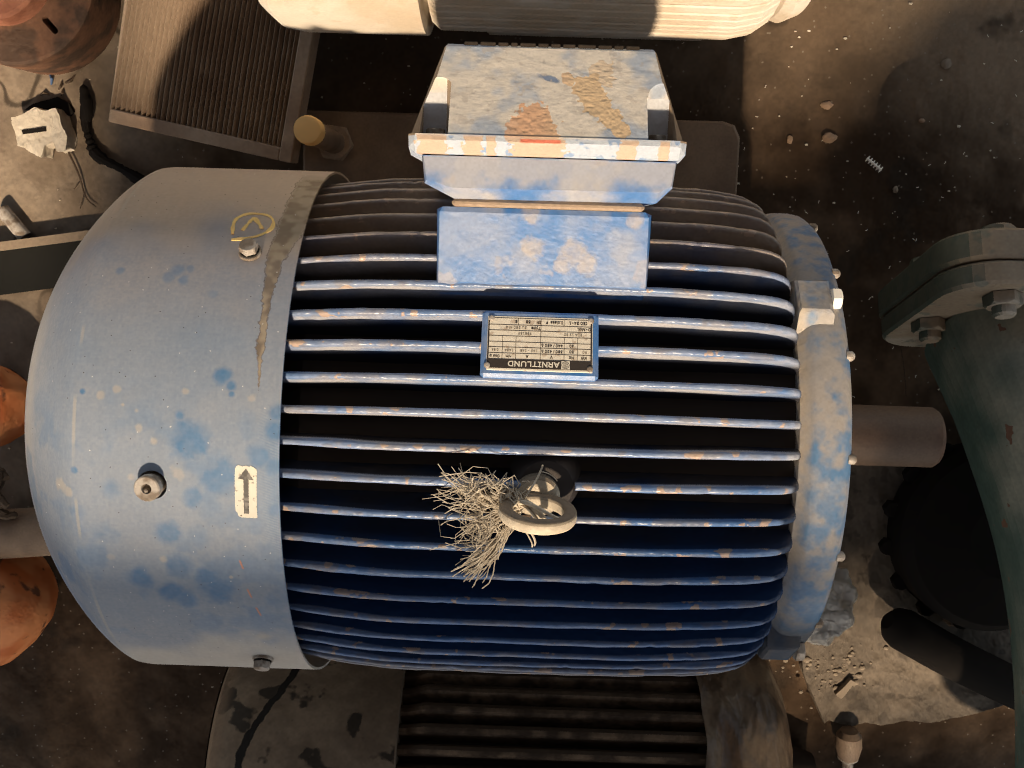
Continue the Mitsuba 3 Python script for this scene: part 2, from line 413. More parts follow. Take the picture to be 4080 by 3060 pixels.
def lowmotor_color(p, n, uv):
    big, mid, fine = f3(p, 16, 4), f3(p, 60, 4, 2.), f3(p, 260, 2)
    c = mix((.150, .110, .076), (.225, .170, .118), smoothstep(.35, .65, big * .6 + mid * .4))
    # oil run and stains on the fan cover
    w = f3(p, 90, 3, 4.) - .5
    path = -.300 + (p.y + .36) * .30 + .018 * dr.sin(p.y * 30) + w * .008
    oil = smoothstep(.0066, .0046, dr.abs(p.x - path)) * smoothstep(-.510, -.495, p.y)
    blot = .85 * smoothstep(.58, .66, f3(p, 34, 4, 7.) + .22 * smoothstep(-.31, -.36, p.x) * smoothstep(-.47, -.37, p.y) - .04)
    on = smoothstep(-.148, -.150, p.x)
    c = mix(c, (.012, .010, .008), dr.maximum(oil, blot) * on)
    c = mix(c, (.24, .16, .10), .6 * smoothstep(-.372, -.392, p.x) * on)
    return c * (.85 + .3 * fine)

def lowfin_color(p, n, uv):
    mid = f3(p, 50, 4, 2.)
    c = mix((.060, .042, .029), (.22, .155, .10), smoothstep(.30, .72, mid) * smoothstep(.55, .97, n.z))  # fin tops lighter by slope: their highlights painted in
    return c * (.8 + .4 * f3(p, 260, 2))

def film_color(p, n, uv):
    a = fbm(p.x * 40, p.y * 9, p.z * 20, 4)
    c = mix((.105, .072, .050), (.24, .18, .125), smoothstep(.40, .66, a))
    return c * (.85 + .3 * f3(p, 300, 2))

def film_bump(p, n, uv):
    return fbm(p.x * 60, p.y * 12, p.z * 30, 4) * 3.

def foam_color(p, n, uv):
    return mix((.46, .405, .33), (.60, .545, .46), f3(p, 60, 3)) * (.85 + .3 * f3(p, 400, 2))

def shaft_color(p, n, uv):
    c = mix((.095, .045, .026), (.17, .085, .052), smoothstep(.3, .7, fbm(p.x * 30, p.y * 60, p.z * 60, 4)))
    c = c * (.8 + .4 * fbm(p.x * 160, 3., 1., 3))
    return mix(c, (.135, .088, .060), smoothstep(.45, .66, f3(p, 9, 2))) * (.85 + .3 * f3(p, 500, 2))

def plate_color(p, n, uv):
    c = mix((.60, .555, .47), (.68, .64, .555), f3(p, 120, 3))
    return mix(c, (.34, .25, .18), .6 * smoothstep(.62, .72, f3(p, 190, 3, 5.)))

def sticker_color(p, n, uv):
    c = mix((.62, .585, .50), (.70, .67, .60), f3(p, 200, 2))
    return mix(c, (.16, .13, .10), smoothstep(.66, .74, f3(p, 330, 3, 2.)))

def arrow_color(p, n, uv):
    return mix((.085, .08, .075), (.20, .19, .175), smoothstep(.45, .7, f3(p, 260, 3)))

def rope_color(p, n, uv):
    return mix((.28, .235, .18), (.66, .60, .50), f3(p, 160, 2))

def ring_color(p, n, uv):
    c = mix((.40, .345, .265), (.52, .46, .37), f3(p, 90, 3))
    c = mix(c, (.145, .11, .08), .9 * smoothstep(.05, .55, n.y))  # side turned away from the sun painted brown for its shade
    return c * (.8 + .4 * f3(p, 220, 3, 4.))

def steel_color(p, n, uv):
    return mix((.17, .135, .105), (.36, .33, .30), smoothstep(.35, .65, f3(p, 120, 3))) * (.85 + .3 * f3(p, 600, 2))

def tank_color(p, n, uv):
    return mix((.14, .096, .068), (.21, .150, .105), smoothstep(.3, .7, f3(p, 22, 3))) * (.88 + .24 * f3(p, 400, 2))

def beam_color(p, n, uv):
    c = mix((.030, .036, .034), (.055, .060, .055), f3(p, 40, 3))
    return mix(c, (.22, .165, .115), .9 * smoothstep(.75, .95, n.z)) * (.85 + .3 * f3(p, 400, 2))

def orange_color(p, n, uv):
    c = mix((.50, .135, .036), (.64, .24, .09), smoothstep(.35, .65, f3(p, 26, 3)))
    return mix(c, (.05, .025, .015), .8 * smoothstep(.62, .74, f3(p, 46, 4, 4.)))

M = dict(
    cover=prin(proc(cover_color), .52, lambda p, n, uv: f3(p, 300, 2) * .15 + f3(p, 30, 2, 4.) * .5, .0007),
    paint=prin(proc(body_color), .42, pits, .0005),
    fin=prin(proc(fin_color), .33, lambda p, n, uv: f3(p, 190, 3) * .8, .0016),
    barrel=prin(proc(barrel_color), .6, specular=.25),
    lid=prin(proc(lid_color), .48, lid_bump, .0008),
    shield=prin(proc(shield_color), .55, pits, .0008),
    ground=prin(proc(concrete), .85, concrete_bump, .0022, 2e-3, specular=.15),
    slab=prin(proc(slab_color), .8, concrete_bump, .003, 2e-3),
    cream=prin(proc(cream_color), .5, pits, .001),
    panel=prin(proc(panel_color), .75, pits, .001),
    rust=prin(proc(rust_color), .8, pits, .002),
    boss=prin(proc(boss_color), .75, pits, .002),
    green=prin(proc(green_color), .45, pits, .0008),
    pumpflange=prin(proc(pumpflange_color), .55, pits, .0015),
    dark=prin(proc(dark_color), .75, specular=.15),
    lowmotor=prin(proc(lowmotor_color), .65, pits, .001, specular=.25),
    lowfin=prin(proc(lowfin_color), .7, specular=.2),
    film=prin(proc(film_color), .32, film_bump, .002),
    foam=prin(proc(foam_color), .85, lambda p, n, uv: f3(p, 260, 3) * 2., .0012),
    shaft=prin(proc(shaft_color), .6),
    plate=prin(proc(plate_color), .5),
    sticker=prin(proc(sticker_color), .6),
    arrow=prin(proc(arrow_color), .6),
    rope=prin(proc(rope_color), .85),
    ring=prin(proc(ring_color), .6, pits, .0012),
    steel=prin(proc(steel_color), .5),
    tank=prin(proc(tank_color), .65, pits, .0006),
    beam=prin(proc(beam_color), .6),
    orange=prin(proc(orange_color), .65, pits, .002),
    black=prin((.012, .012, .011), .7, specular=.12),
    near_black=prin((.012, .010, .009), .85, specular=.12),  # near-black, also used as painted shade on the pump casing
    print_black=prin((.035, .028, .024), .5),
    print_white=prin((.60, .57, .50), .5),
    stamp=prin((.20, .175, .14), .6),
    chalk=prin((.85, .60, .22), .8),
    yellow=prin((.72, .48, .20), .6),
    white=prin((.86, .82, .74), .6),
    brick=prin((.27, .18, .12), .8),
    bark=prin((.070, .048, .032), .85),
    bluebit=prin((.05, .10, .22), .6),
    copper=prin((.75, .36, .24), .5),
    bag=prin((.52, .49, .44), .22, lambda p, n, uv: dr.abs(f3(p, 60, 4) - .5) * 6., .004),
    rubble=prin((.21, .170, .130), .85),
    shade_sheeting=prin((.30, .26, .22), .7),
)
for k, v in M.items():
    scene['mat_' + k] = v
MM = {k: 'mat_' + k for k in M}

# ================================================================ setting: floor, and unseen sheets added to shade parts of it
n_ = 90
gx = np.r_[-30, -8, np.linspace(-1.3, 1.3, 170), 8, 30]
gy = np.r_[-30, -8, np.linspace(-1.1, 1.1, 150), 8, 30]
X, Y = np.meshgrid(gx, gy, indexing='ij')
Pg = np.stack([X, Y, np.zeros_like(X)], -1)
inner = (np.abs(X) < 1.25) & (np.abs(Y) < 1.05)
Pg[..., 2] = FLOOR + np.where(inner, (meshkit.fbm(Pg * 9, 4, 3) - .5) * .010 + (meshkit.fbm(Pg * 45, 3, 5) - .5) * .003, 0)
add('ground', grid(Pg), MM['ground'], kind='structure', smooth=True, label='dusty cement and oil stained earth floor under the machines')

def shade_sheet(poly, z, label):  # corrugated sheet added out of view to block the sun
    pts = np.array(poly, float)
    # corrugated: ridges run along y
    x0, x1 = pts[:, 0].min(), pts[:, 0].max()
    xs = np.arange(x0, x1 + 1e-6, .019)
    def lim(x, lo):
        ys = []
        for i in range(len(pts)):
            a, b = pts[i], pts[(i + 1) % len(pts)]
            if (a[0] - x) * (b[0] - x) <= 0 and a[0] != b[0]:
                ys.append(a[1] + (b[1] - a[1]) * (x - a[0]) / (b[0] - a[0]))
        return min(ys) if lo else max(ys)
    P = []
    for i, x in enumerate(xs):
        xx = min(max(x, x0 + 1e-6), x1 - 1e-6)
        zz = z + .009 * math.sin(2 * math.pi * x / .076)
        P.append([(x, lim(xx, True), zz), (x, lim(xx, False), zz), (x, lim(xx, False), zz - .0015), (x, lim(xx, True), zz - .0015)])
    return add('shade_sheet', grid(np.array(P), closed_v=True), MM['shade_sheeting'], label=label, cat='roof sheet', group='corrugated sheets added out of view to shade the machines', smooth=True)

RZ = 2.6
def ys(s):   # where the sun ray of offset s crosses the added sheets
    return (s - RZ * math.cos(SUN_E)) / math.sin(SUN_E)
shade_sheet([(-.62, -3.2), (.36, -3.2), (.36, ys(.14)), (-.62, ys(.14))], RZ, 'corrugated grey sheet added out of view to shade the lower half of the blue motor')
shade_sheet([(.37, ys(-.43)), (1.4, ys(-.43)), (1.4, ys(.36)), (.56, ys(.27)), (.47, ys(.16)), (.37, ys(.075))], RZ + .02, 'narrow corrugated grey sheet added out of view to shade the green pump')
shade_sheet([(.37, ys(-1.5)), (1.4, ys(-1.5)), (1.4, ys(-.56)), (.37, ys(-.575))], RZ + .03, 'corrugated grey sheet added out of view to shade the lower right corner')
shade_sheet([(-2.0, ys(-1.2)), (-.63, ys(-1.2)), (-.63, ys(-.13)), (-2.0, ys(-.13))], RZ + .02, 'corrugated grey sheet added out of view to shade the rust orange machine')
shade_sheet([(-.605, ys(.09)), (-.505, ys(.09)), (-.495, ys(1.02)), (-.60, ys(1.02))], RZ + .025, 'narrow corrugated grey strip added out of view to shade the louvred panel')
shade_sheet([(-3, ys(1.0)), (3, ys(1.0)), (3, 3.0), (-3, 3.0)], RZ + .05, 'wide corrugated grey sheet added out of view to cut sky light from behind')

# ================================================================ the blue electric motor
EM = 'electric_motor'
tag(EM, 'large blue finned electric motor coated in dust, lying across the middle of the picture', 'electric motor')

# fan cover: pressed sheet, with a round hole for the grease pipe
RC = 0.2777
arc = [(-.3850 - .0968 * math.sin(t) ** 1.6, RC - .1096 * (1 - max(math.cos(t), 0) ** 1.6)) for t in np.linspace(0.10, math.pi / 2, 22)]
outer = [(-.2055, RC), (-.26, RC + .0002), (-.32, RC), (-.380, RC)] + arc + [(-.484, .14), (-.485, .10)]
inner_ = [(-.483, .10), (-.482, .14)] + [(x + .002, r - .0022) for x, r in arc[::-1]] + [(-.380, RC - .0024), (-.2055, RC - .0024)]
cover = lathe_x(np.array(outer + inner_), 160, closed=True)
hc = pol(-.3165, .277, -1.9)
hole = lathe([(-.06, .0130), (.06, .0130)], hc, pol(0, 1, -1.9), 28)
cm = to_m3(cover)
if cm.volume() < 0:
    cover.invert(); cm = to_m3(cover)
cover = from_m3(cm - to_m3(hole))
add('fan_cover', cover, MM['cover'], EM, smooth=35, label='sheet steel fan cover, dull with dust and smeared with fingermarks')
FC = EM + '__fan_cover'
# pipe end seen in the hole
gp = add('grease_pipe', lathe([(-.05, .0095), (.006, .0100), (.0065, .0115), (.0125, .0115), (.0135, .0105), (.0135, .0045), (.006, .0035), (.006, 0.0)], pol(-.3165, .2757, -1.9), pol(-.05, 1, -2.6), 28), MM['steel'], FC)
add('pin', lathe([(0, .0020), (.006, .0020), (.0066, .001)], pol(-.3180, .2815, -2.5), pol(-.05, 1, -2.6), 10), MM['steel'], FC)
for x, a, mt in ((-.2497, 43.7, 'copper'), (-.2468, -49.2, 'steel')):
    d = pol(0, 1, a)
    b = add('bolt', hexhead(pol(x, RC + .004, a), d, .0088, .0075), MM['steel'], FC, smooth=False)
    add('washer', lathe([(0, .0105), (.0022, .0105), (.0026, .0100), (.0026, .004)], pol(x, RC + .0002, a), d, 24), MM['steel'], FC)
    add('spring_washer', lathe([(0, .0088), (.0016, .0088), (.0016, .004)], pol(x, RC + .0030, a), d, 20), MM['black'], FC)
# yellow chalk ring with a hooked mark in it
def on_cover(pts, r=RC):
    return np.array([pol(x, r, a) for x, a in pts])
ring_pts = [(-.2702, 46.9), (-.2619, 47.2), (-.2510, 47.8), (-.2420, 48.9), (-.2363, 50.6), (-.2363, 52.5), (-.2430, 54.45), (-.2524, 55.0), (-.2639, 54.75), (-.2712, 53.4), (-.2727, 50.7), (-.2706, 48.4)]
def ribbon(pts, w, n=60, r=RC + .0007, seed=0):
    c = smooth_path(np.array(pts) * np.array([1, .00485]), n)
    d = np.gradient(c, axis=0); d /= np.linalg.norm(d, axis=1, keepdims=True)
    nn = np.stack([-d[:, 1], d[:, 0]], -1)
    ww = w * (.9 + 1.1 * meshkit.noise(np.stack([np.arange(n) * .31, np.full(n, seed * 1.), np.zeros(n)], -1), seed))[:, None]
    L, R_ = c + nn * ww, c - nn * ww
    P = np.stack([on_cover(np.stack([L[:, 0], L[:, 1] / .00485], -1), r - .0005), on_cover(np.stack([L[:, 0], L[:, 1] / .00485], -1), r), on_cover(np.stack([R_[:, 0], R_[:, 1] / .00485], -1), r), on_cover(np.stack([R_[:, 0], R_[:, 1] / .00485], -1), r - .0005)], 1)
    return grid(P, closed_v=True)
add('chalk_mark', cat([ribbon(ring_pts, .0011, seed=1), ribbon([(-.2629, 49.6), (-.2593, 51.8), (-.2562, 53.7)], .0011, 20, seed=2), ribbon([(-.2562, 53.7), (-.2508, 52.3), (-.2447, 50.2)], .0013, 20, seed=3)]), MM['chalk'], FC, label='yellow hand drawn ring with a hooked stroke inside')
# arrow sticker
def patch(poly, r, t=.0004, dens=.0015):
    """a thin patch on the cover from a polygon in (x, arc length)"""
    tri = trimesh.creation.extrude_polygon(Polygon(poly), t, engine='earcut')
    tri = tri.subdivide_to_size(.004)
    v = np.asarray(tri.vertices)
    out = np.stack([v[:, 0], (r + v[:, 2]) * np.sin(v[:, 1] / RC), (r + v[:, 2]) * np.cos(v[:, 1] / RC)], -1)
    return trimesh.Trimesh(out, tri.faces, process=False)
A2 = math.pi / 180 * RC
st = [(-.2442, -6.2 * A2), (-.2425, -6.5 * A2), (-.2418, -7.2 * A2), (-.2395, -7.5 * A2), (-.2253, -7.55 * A2), (-.2250, -2 * A2), (-.2246, 1.55 * A2), (-.2272, 1.95 * A2), (-.2300, 2.25 * A2), (-.2315, 2.05 * A2), (-.2345, 2.3 * A2), (-.2372, 2.05 * A2), (-.2405, 2.35 * A2), (-.2425, 2.1 * A2), (-.2436, 1.6 * A2), (-.2440, -2 * A2)]
sk = add('sticker', patch(st, RC + .0003), MM['sticker'], FC, smooth=False, label='worn white sticker with a dark arrow')
ar = [(-.2366, -6.7 * A2), (-.2322, -6.7 * A2), (-.2318, -.3 * A2), (-.2275, -.35 * A2), (-.2340, 1.75 * A2), (-.2412, -.15 * A2), (-.2362, -.25 * A2)]
add('arrow', patch(ar, RC + .0008, .0003), MM['arrow'], FC, smooth=False)

# barrel and fins
RT, RB = 0.275, 0.229
add('barrel', lathe_x([(-.26, .19), (-.20, RB), (.256, RB), (.262, .2)], 120), MM['barrel'], EM)
PITCH = 360 / 56
fin_prof_x = np.array([-.235, -.215, -.195, -.17, -.14, -.10, -.05, 0, .05, .10, .14, .18, .205, .222, .235, .244, .250, .2535, .255])
fin_tip = np.array([.2600, .2635, .2668, .2700, .2730, .2748, .275, .275, .275, .2748, .2738, .2718, .2698, .2675, .2645, .2605, .2555, .249, .240])
def fin_mesh(deg, x0, x1, k):
    xs = np.unique(np.r_[np.linspace(x0, x1, 90), fin_prof_x[(fin_prof_x > x0) & (fin_prof_x < x1)]])
    R = np.interp(xs, fin_prof_x, fin_tip)
    q = np.stack([xs * 16, np.full_like(xs, k * 3.1), np.zeros_like(xs)], -1)
    wob = (meshkit.noise(q * .6, 3) - .5) * .0014
    wt = 1 + (meshkit.noise(q * 1.6, 5) - .5) * .22
    Rr = R + (meshkit.noise(q * 3, 8) - .5) * .0012
    gk = np.random.default_rng(500 + k)
    for xn, wn_, dn_ in zip(gk.uniform(-.19, .23, 3), gk.uniform(.002, .005, 3), gk.uniform(.0003, .0012, 3)):
        Rr = Rr - dn_ * np.exp(-((xs - xn) / wn_) ** 2)
    h = .0040
    sec = [(-.0046, RB - .004, 0), (-.0038, .250, 0), (-.0032, -.0026, 1), (-.0025, -.0009, 1), (-.0011, 0, 1), (.0011, 0, 1), (.0025, -.0009, 1), (.0032, -.0026, 1), (.0038, .250, 0), (.0046, RB - .004, 0)]
    a = math.radians(deg)
    er, et = np.array([0, math.sin(a), math.cos(a)]), np.array([0, math.cos(a), -math.sin(a)])
    P = []
    for s, r, rel in sec:
        rr = Rr + r if rel else np.minimum(r, Rr - .004)
        P.append(np.stack([xs, 0 * xs, 0 * xs], -1) + er * rr[:, None] + et * (s * wt + wob)[:, None])
    P = np.stack(P, 1)
    m = grid(P, flip=False)
    ends = []
    for row, fl in ((0, True), (-1, False)):
        v = np.vstack([P[row]])
        f = np.array([[0, i, i + 1] for i in range(1, len(sec) - 1)])
        ends.append(trimesh.Trimesh(v, f[:, ::-1] if fl else f, process=False))
    return cat([m] + ends)
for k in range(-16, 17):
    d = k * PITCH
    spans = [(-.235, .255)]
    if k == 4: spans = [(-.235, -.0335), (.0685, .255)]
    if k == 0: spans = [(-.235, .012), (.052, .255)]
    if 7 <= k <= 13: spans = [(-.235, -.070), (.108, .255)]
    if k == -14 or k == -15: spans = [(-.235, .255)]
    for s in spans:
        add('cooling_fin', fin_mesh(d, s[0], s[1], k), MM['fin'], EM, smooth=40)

# terminal box on the side, lid facing away from the motor
neck = hull([(x, y, z) for x0, x1, y, z in ((-.0745, .1105, .160, .208), (-.0755, .1115, .172, .2165), (-.0745, .1100, .234, .2270), (-.072, .107, .2385, .2255), (-.0775, .1135, .172, .2115), (-.0775, .1135, .236, .221), (-.080, .117, .236, .04), (-.080, .117, .16, .04)) for x in (x0, x1)])
TB = add('terminal_box', neck, MM['paint'], EM, smooth=25)
add('gasket', rbox(-.064, .106, .2382, .2462, .03, .2275, .003), MM['panel'], TB, label='dusty brown sealing strip')
poly = [(-.062, .2455), (.116, .2465), (.129, .260), (.1315, .2815), (-.0905, .2815), (-.088, .258)]
bp = []
for i, (x, y) in enumerate(poly):
    cx, cy = x * .985 + .0003, (y - .265) * .9 + .265
    bp += [(x, y, .226 if y < .25 else .231), (x, y, .01)]
top = [(-.0625, .2545), (.1165, .2555), (.1265, .2615), (.1295, .2815), (-.0885, .2815), (-.0855, .2605)]
bp += [(x, y, .2365) for x, y in top]
add('box_body', hull(bp), MM['paint'], TB, smooth=20)
fl = []
for x, s in ((-.1015, 1), (.1375, -1)):
    fl += [(x - s * .008, .2875, .150), (x - s * .008, .2985, .150), (x, .2875, .236), (x + s * .006, .2825, .236), (x + s * .0062, .2830, .2385), (x + s * .006, .2925, .2485), (x + s * .0105, .2935, .2500), (x + s * .007, .2985, .2490), (x, .2985, .240), (x, .2985, .01), (x, .2875, .01), (x + s * .006, .2825, .01)]
lidbase = hull(fl)
lp = []
for x, s in ((-.1, 1), (.1365, -1)):
    lp += [(x + s * .0125, .2975, .2485), (x + s * .0085, .2975, .2475), (x - s * .0035, .2975, .213), (x - s * .0095, .2975, .150), (x - s * .0095, .2975, .02)]
for x, s in ((-.0755, 1), (.1135, -1)):
    lp += [(x + s * .002, .3795, .1985), (x, .379, .195), (x - s * .006, .3785, .13), (x - s * .006, .3785, .05), (x + s * .003, .382, .195), (x + s * .003, .382, .06)]
lid = to_m3(hull(lp)) + to_m3(lidbase)
for x0, x1 in ((-.0915, -.0670), (.1035, .1285)):
    slot = to_m3(hull([(x, y, z) for x, y, z in [(x0, .2988, .2125), (x1 - .004, .2988, .2125), (x1, .2988, .218), (x1, .2988, .30), (x0, .2988, .30), (x0, .38, .2145), (x1 - .004, .38, .2145), (x1, .38, .22), (x1, .38, .30), (x0, .38, .30)]]))
    cut = to_m3(lathe([(-.06, .0135), (.06, .0135)], ((x0 + x1) / 2 + .002, .3365, .23), (0, 0, 1), 32))
    blk = to_m3(trimesh.creation.box(bounds=[(x0 - .03, .2988, .19), (x1, .3365, .30)]))
    lid = lid - (slot ^ (cut + blk))
lid = from_m3(lid)
LD = add('lid', lid, MM['lid'], TB, smooth=20, label='tapering cast lid, dusty grey with beige bare patches')
for x in (-.0800, .1150):
    add('lid_screw', cat([hexhead((x, .2986, .2195), (0, 1, 0), .0088, .0068), ]), MM['steel'], TB, smooth=False)
# raised cast marks along the far face of the lid
rel = []
xx = -.058
while xx < .098:
    w = rng.uniform(.006, .016)
    rel.append(rbox(xx, xx + w, .380, .3845, .1915 - rng.uniform(0, .002) - .02, .1965, .0008))
    xx += w + .0022
add('cast_relief', cat(rel), MM['dark'], TB, smooth=False)  # dark material paints shade over the sunlit tops of the marks

# nameplate on a pad between two fins, upside down in the picture
PA = math.radians(25.9)
pn = np.array([0, math.sin(PA), math.cos(PA)])
pa, pb = np.array([-1., 0, 0]), np.array([0, -math.cos(PA), math.sin(PA)])
PC = np.array([.0175, 0, 0]) + pn * .2785
def on_plate(m, h):
    v = np.asarray(m.vertices)
    return trimesh.Trimesh(PC + v[:, :1] * pa + v[:, 1:2] * pb + (v[:, 2:] + h) * pn, m.faces, process=False)
add('nameplate_pad', on_plate(cat([rbox(-.0515, .0515, -.0310, .0310, -.035, .0, .003), ]), 0), MM['paint'], EM)
NP = add('nameplate', on_plate(rbox(-.0462, .0462, -.0252, .0252, -.001, .0006, .0004), 0), MM['plate'], EM, label='small metal rating plate with printed table')
S = .0000549
def C2(x, y):
    return (1075 - x) * S, (y - 590) * S
def bar(x0, y0, x1, y1, h0=.0006, h1=.0009):
    (a0, b0), (a1, b1) = C2(x0, y0), C2(x1, y1)
    return trimesh.creation.box(bounds=[(min(a0, a1), min(b0, b1), h0), (max(a0, a1), max(b0, b1), h1)])
lines = []
for y in (165, 280, 375, 470, 570, 660, 760):
    lines.append(bar(260, y - 4, 1895, y + 4))
for x, y0, y1 in ((1085, 165, 858), (1455, 165, 280), (725, 165, 280), (1462, 470, 858), (1672, 470, 858), (692, 470, 858), (478, 470, 858)):
    lines.append(bar(x - 4, y0, x + 4, y1))
for x in (252, 1893):
    lines.append(bar(x - 12, 160, x + 12, 1010))
add('table_rules', on_plate(cat(lines), 0), MM['print_black'], NP, smooth=False)
add('header_band', on_plate(bar(250, 858, 1897, 1012, .0006, .0010), 0), MM['print_black'], NP, smooth=False)
def words(items, h, z0=.0006):
    out = []
    for txt, x, y, hh in items:
        m = meshkit.text_mesh(txt, hh * S * 1.0, .0004, bold=h)
        c = m.bounds.mean(0)
        a, b = C2(x, y)
        m.apply_translation([a - c[0], b - c[1], z0 - m.bounds[0, 2]])
        m.vertices[:, 0] = a + (m.vertices[:, 0] - a) * (820 * S / (m.bounds[1, 0] - m.bounds[0, 0]) if txt.startswith('ARN') else 1.)
        out.append(m)
    return on_plate(cat(out), 0)
add('lettering', words([('kW', 1775, 815, 46), ('Hz', 1580, 812, 46), ('V', 1262, 812, 46), ('A', 875, 812, 46), ('r/m', 580, 812, 42), ('Cos φ', 360, 812, 42), ('50', 1580, 712, 44), ('380 / 420 Δ', 1268, 715, 44), ('60', 1580, 615, 44), ('440 / 480 Δ', 1268, 615, 44),
                        ('D-Mot.', 1775, 328, 46), ('Type', 1005, 328, 46), ('IEC 34-1', 1680, 224, 46), ('I.class  F', 1300, 224, 46), ('IP      55', 965, 224, 46), ('S', 690, 224, 46)], True), MM['print_black'], NP, smooth=False)
add('stamped_text', words([('90', 1790, 712, 44), ('162 - 148', 900, 715, 40), ('1484', 585, 715, 42), ('0.86', 365, 712, 38), ('EDA 12 80', 1600, 425, 42), ('988159', 830, 425, 42), ('3U 280 M 4', 690, 328, 44)], False), MM['stamp'], NP, smooth=False)
add('title_text', words([('ARNITLUND', 985, 935, 84)], True, .0010), MM['print_white'], NP, smooth=False, label='white maker name on the black band of the plate')
emb = [bar(1420, 868, 1556, 1004, .0010, .0012)]
add('emblem', on_plate(cat(emb), 0), MM['print_white'], NP, smooth=False)
a0, b0 = C2(1488, 936)
rg = []
for r0, r1 in ((.0030, .0034),):
    t = np.linspace(0, 2 * math.pi, 30)
    rg.append(trimesh.creation.extrude_polygon(Polygon(np.c_[a0 + r1 * np.cos(t), b0 + r1 * np.sin(t)][:-1], [np.c_[a0 + r0 * np.cos(t), b0 + r0 * np.sin(t)][:-1][::-1]]), .0002, engine='earcut'))
for dx in (-.0020, -.0010, 0, .0010, .0020):
    hh = math.sqrt(.0027 ** 2 - dx * dx)
    rg.append(trimesh.creation.box(bounds=[(a0 + dx - .0002, b0 - hh, 0), (a0 + dx + .0002, b0 + hh, .0002)]))
for m in rg: m.apply_translation([0, 0, .0012])
add('emblem_lines', on_plate(cat(rg), 0), MM['print_black'], NP, smooth=False)
for x, y in ((290, 175), (1885, 175), (245, 970), (1875, 990)):
    a, b = C2(x, y)
    m = lathe([(0, .0028), (.0012, .0026), (.0019, .0016), (.0020, .0)], (a, b, .0005), (0, 0, 1), 14)
    add('rivet', on_plate(m, 0), MM['steel'], NP)

# lifting eye on top
EB = pol(.031, 0, 0)
boss = lathe([(.222, .034), (.252, .0300), (.264, .0265), (.268, .0235)], (.027, -.002, 0), (0, 0, 1), 40)
LE = add('lifting_eye', boss, MM['barrel'], EM, label='lifting eye with a flattened steel ring on a round boss')
lean = np.array([0.02, -.20, 1.]); lean /= np.linalg.norm(lean)
up_ = lean; ex = np.array([1., -.06, 0]); ex -= up_ * (ex @ up_); ex /= np.linalg.norm(ex); en = np.cross(ex, up_)
base = np.array([.019, -.010, .266])
add('collar', lathe([(-.004, .0205), (.004, .0205), (.007, .0180), (.009, .0120)], base, up_, 36), MM['ring'], LE)
rc = base + up_ * .034
tt = np.linspace(0, 2 * math.pi, 64, endpoint=False)
Pr = []
for t in tt:
    rad = ex * math.cos(t) * 1.12 + up_ * math.sin(t) * 1.0
    c = rc + rad * .0245
    rn = rad / np.linalg.norm(rad)
    row = []
    for s in np.linspace(0, 2 * math.pi, 16, endpoint=False):
        cs, sn = math.cos(s), math.sin(s)
        e = lambda v: math.copysign(abs(v) ** .75, v)
        row.append(c + rn * e(cs) * .0060 + en * e(sn) * .0064)
    Pr.append(row)
add('ring', grid(np.array(Pr), True, True), MM['ring'], LE, smooth=True)

# drive end shield, lugs, studs, shaft
sh = lathe_x([(.250, .200), (.2555, .2375), (.2600, .2405), (.2640, .2440), (.2680, .2462), (.275, .2475), (.288, .2475), (.2955, .2462), (.3000, .2430), (.3025, .2380), (.303, .230), (.296, .215), (.300, .120), (.318, .090), (.322, .060), (.322, .036)], 120)
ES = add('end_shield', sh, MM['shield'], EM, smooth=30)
for i in range(16):
    a = -90 + i * 22.5 + 6
    if -75 < a < 80:
        add('stud', lathe([(-.004, .0048), (.002, .0048), (.0040, .0030), (.0043, 0)], pol(.3015, .2415, a), (1, 0, 0), 12), MM['steel'], ES)
for a in (41, -49, 146, -131):
    er, et = pol(0, 1, a), np.array([0, math.cos(math.radians(a)), -math.sin(math.radians(a))])
    pts = []
    for x, r, w in ((.255, .2545, .019), (.257, .2580, .016), (.283, .2580, .016), (.287, .2550, .020), (.255, .236, .030), (.289, .236, .030)):
        for s in (-1, 1):
            pts.append(np.array([x, 0, 0]) + er * r + et * s * w)
    add('lug', hull(pts), MM['shield'], ES, smooth=20)
    add('bolt', hexhead(np.array([.287, 0, 0]) + er * .2525, (1, 0, 0), .0105, .0085), MM['steel'] if a != 41 else MM['white'], ES, smooth=False)
add('shaft', lathe_x([(.30, .035), (.474, .0345), (.4785, .0315), (.4795, .029), (.4795, 0.0)], 64), MM['shaft'], EM, label='rust brown bare steel shaft end')
for y0, y1 in ((-.24, -.10), (.10, .24)):
    for x0, x1 in ((-.17, -.07), (.14, .24)):
        add('foot', rbox(x0, x1, y0, y1, FLOOR, -.20, .006), MM['barrel'], EM)

# ================================================================ frayed rope on the lifting eye
FR = 'frayed_rope'
tag(FR, 'frayed end of cream rope knotted round the lifting eye of the blue motor', 'rope')
def fan(o, mid, end, n, spread_m, spread_e, r, seed, curl=.0):
    g = np.random.default_rng(seed)
    out = []
    for i in range(n):
        e = np.asarray(end) + g.normal(0, 1, 3) * spread_e
        m_ = np.asarray(mid) + g.normal(0, 1, 3) * spread_m
        st_ = np.asarray(o) + g.normal(0, 1, 3) * .003
        p = bez(st_, m_, e, 10)
        s = np.linspace(0, 1, 10)[:, None]
        ph = g.uniform(0, 6.28, 3); k_ = g.uniform(3, 9, 3)
        p = p + curl * s * np.sin(k_ * s * 1.6 + ph) * .006
        out.append(tube(p, r * g.uniform(.7, 1.25), 5))
    return cat(out)
KN = np.array([.000, -.015, .286])
add('tuft', fan(KN, KN + [-.025, .006, .004], KN + [-.052, .012, -.004], 60, [.005, .007, .004], [.010, .011, .006], .00040, 1, 1.2), MM['rope'], FR, kind='stuff')
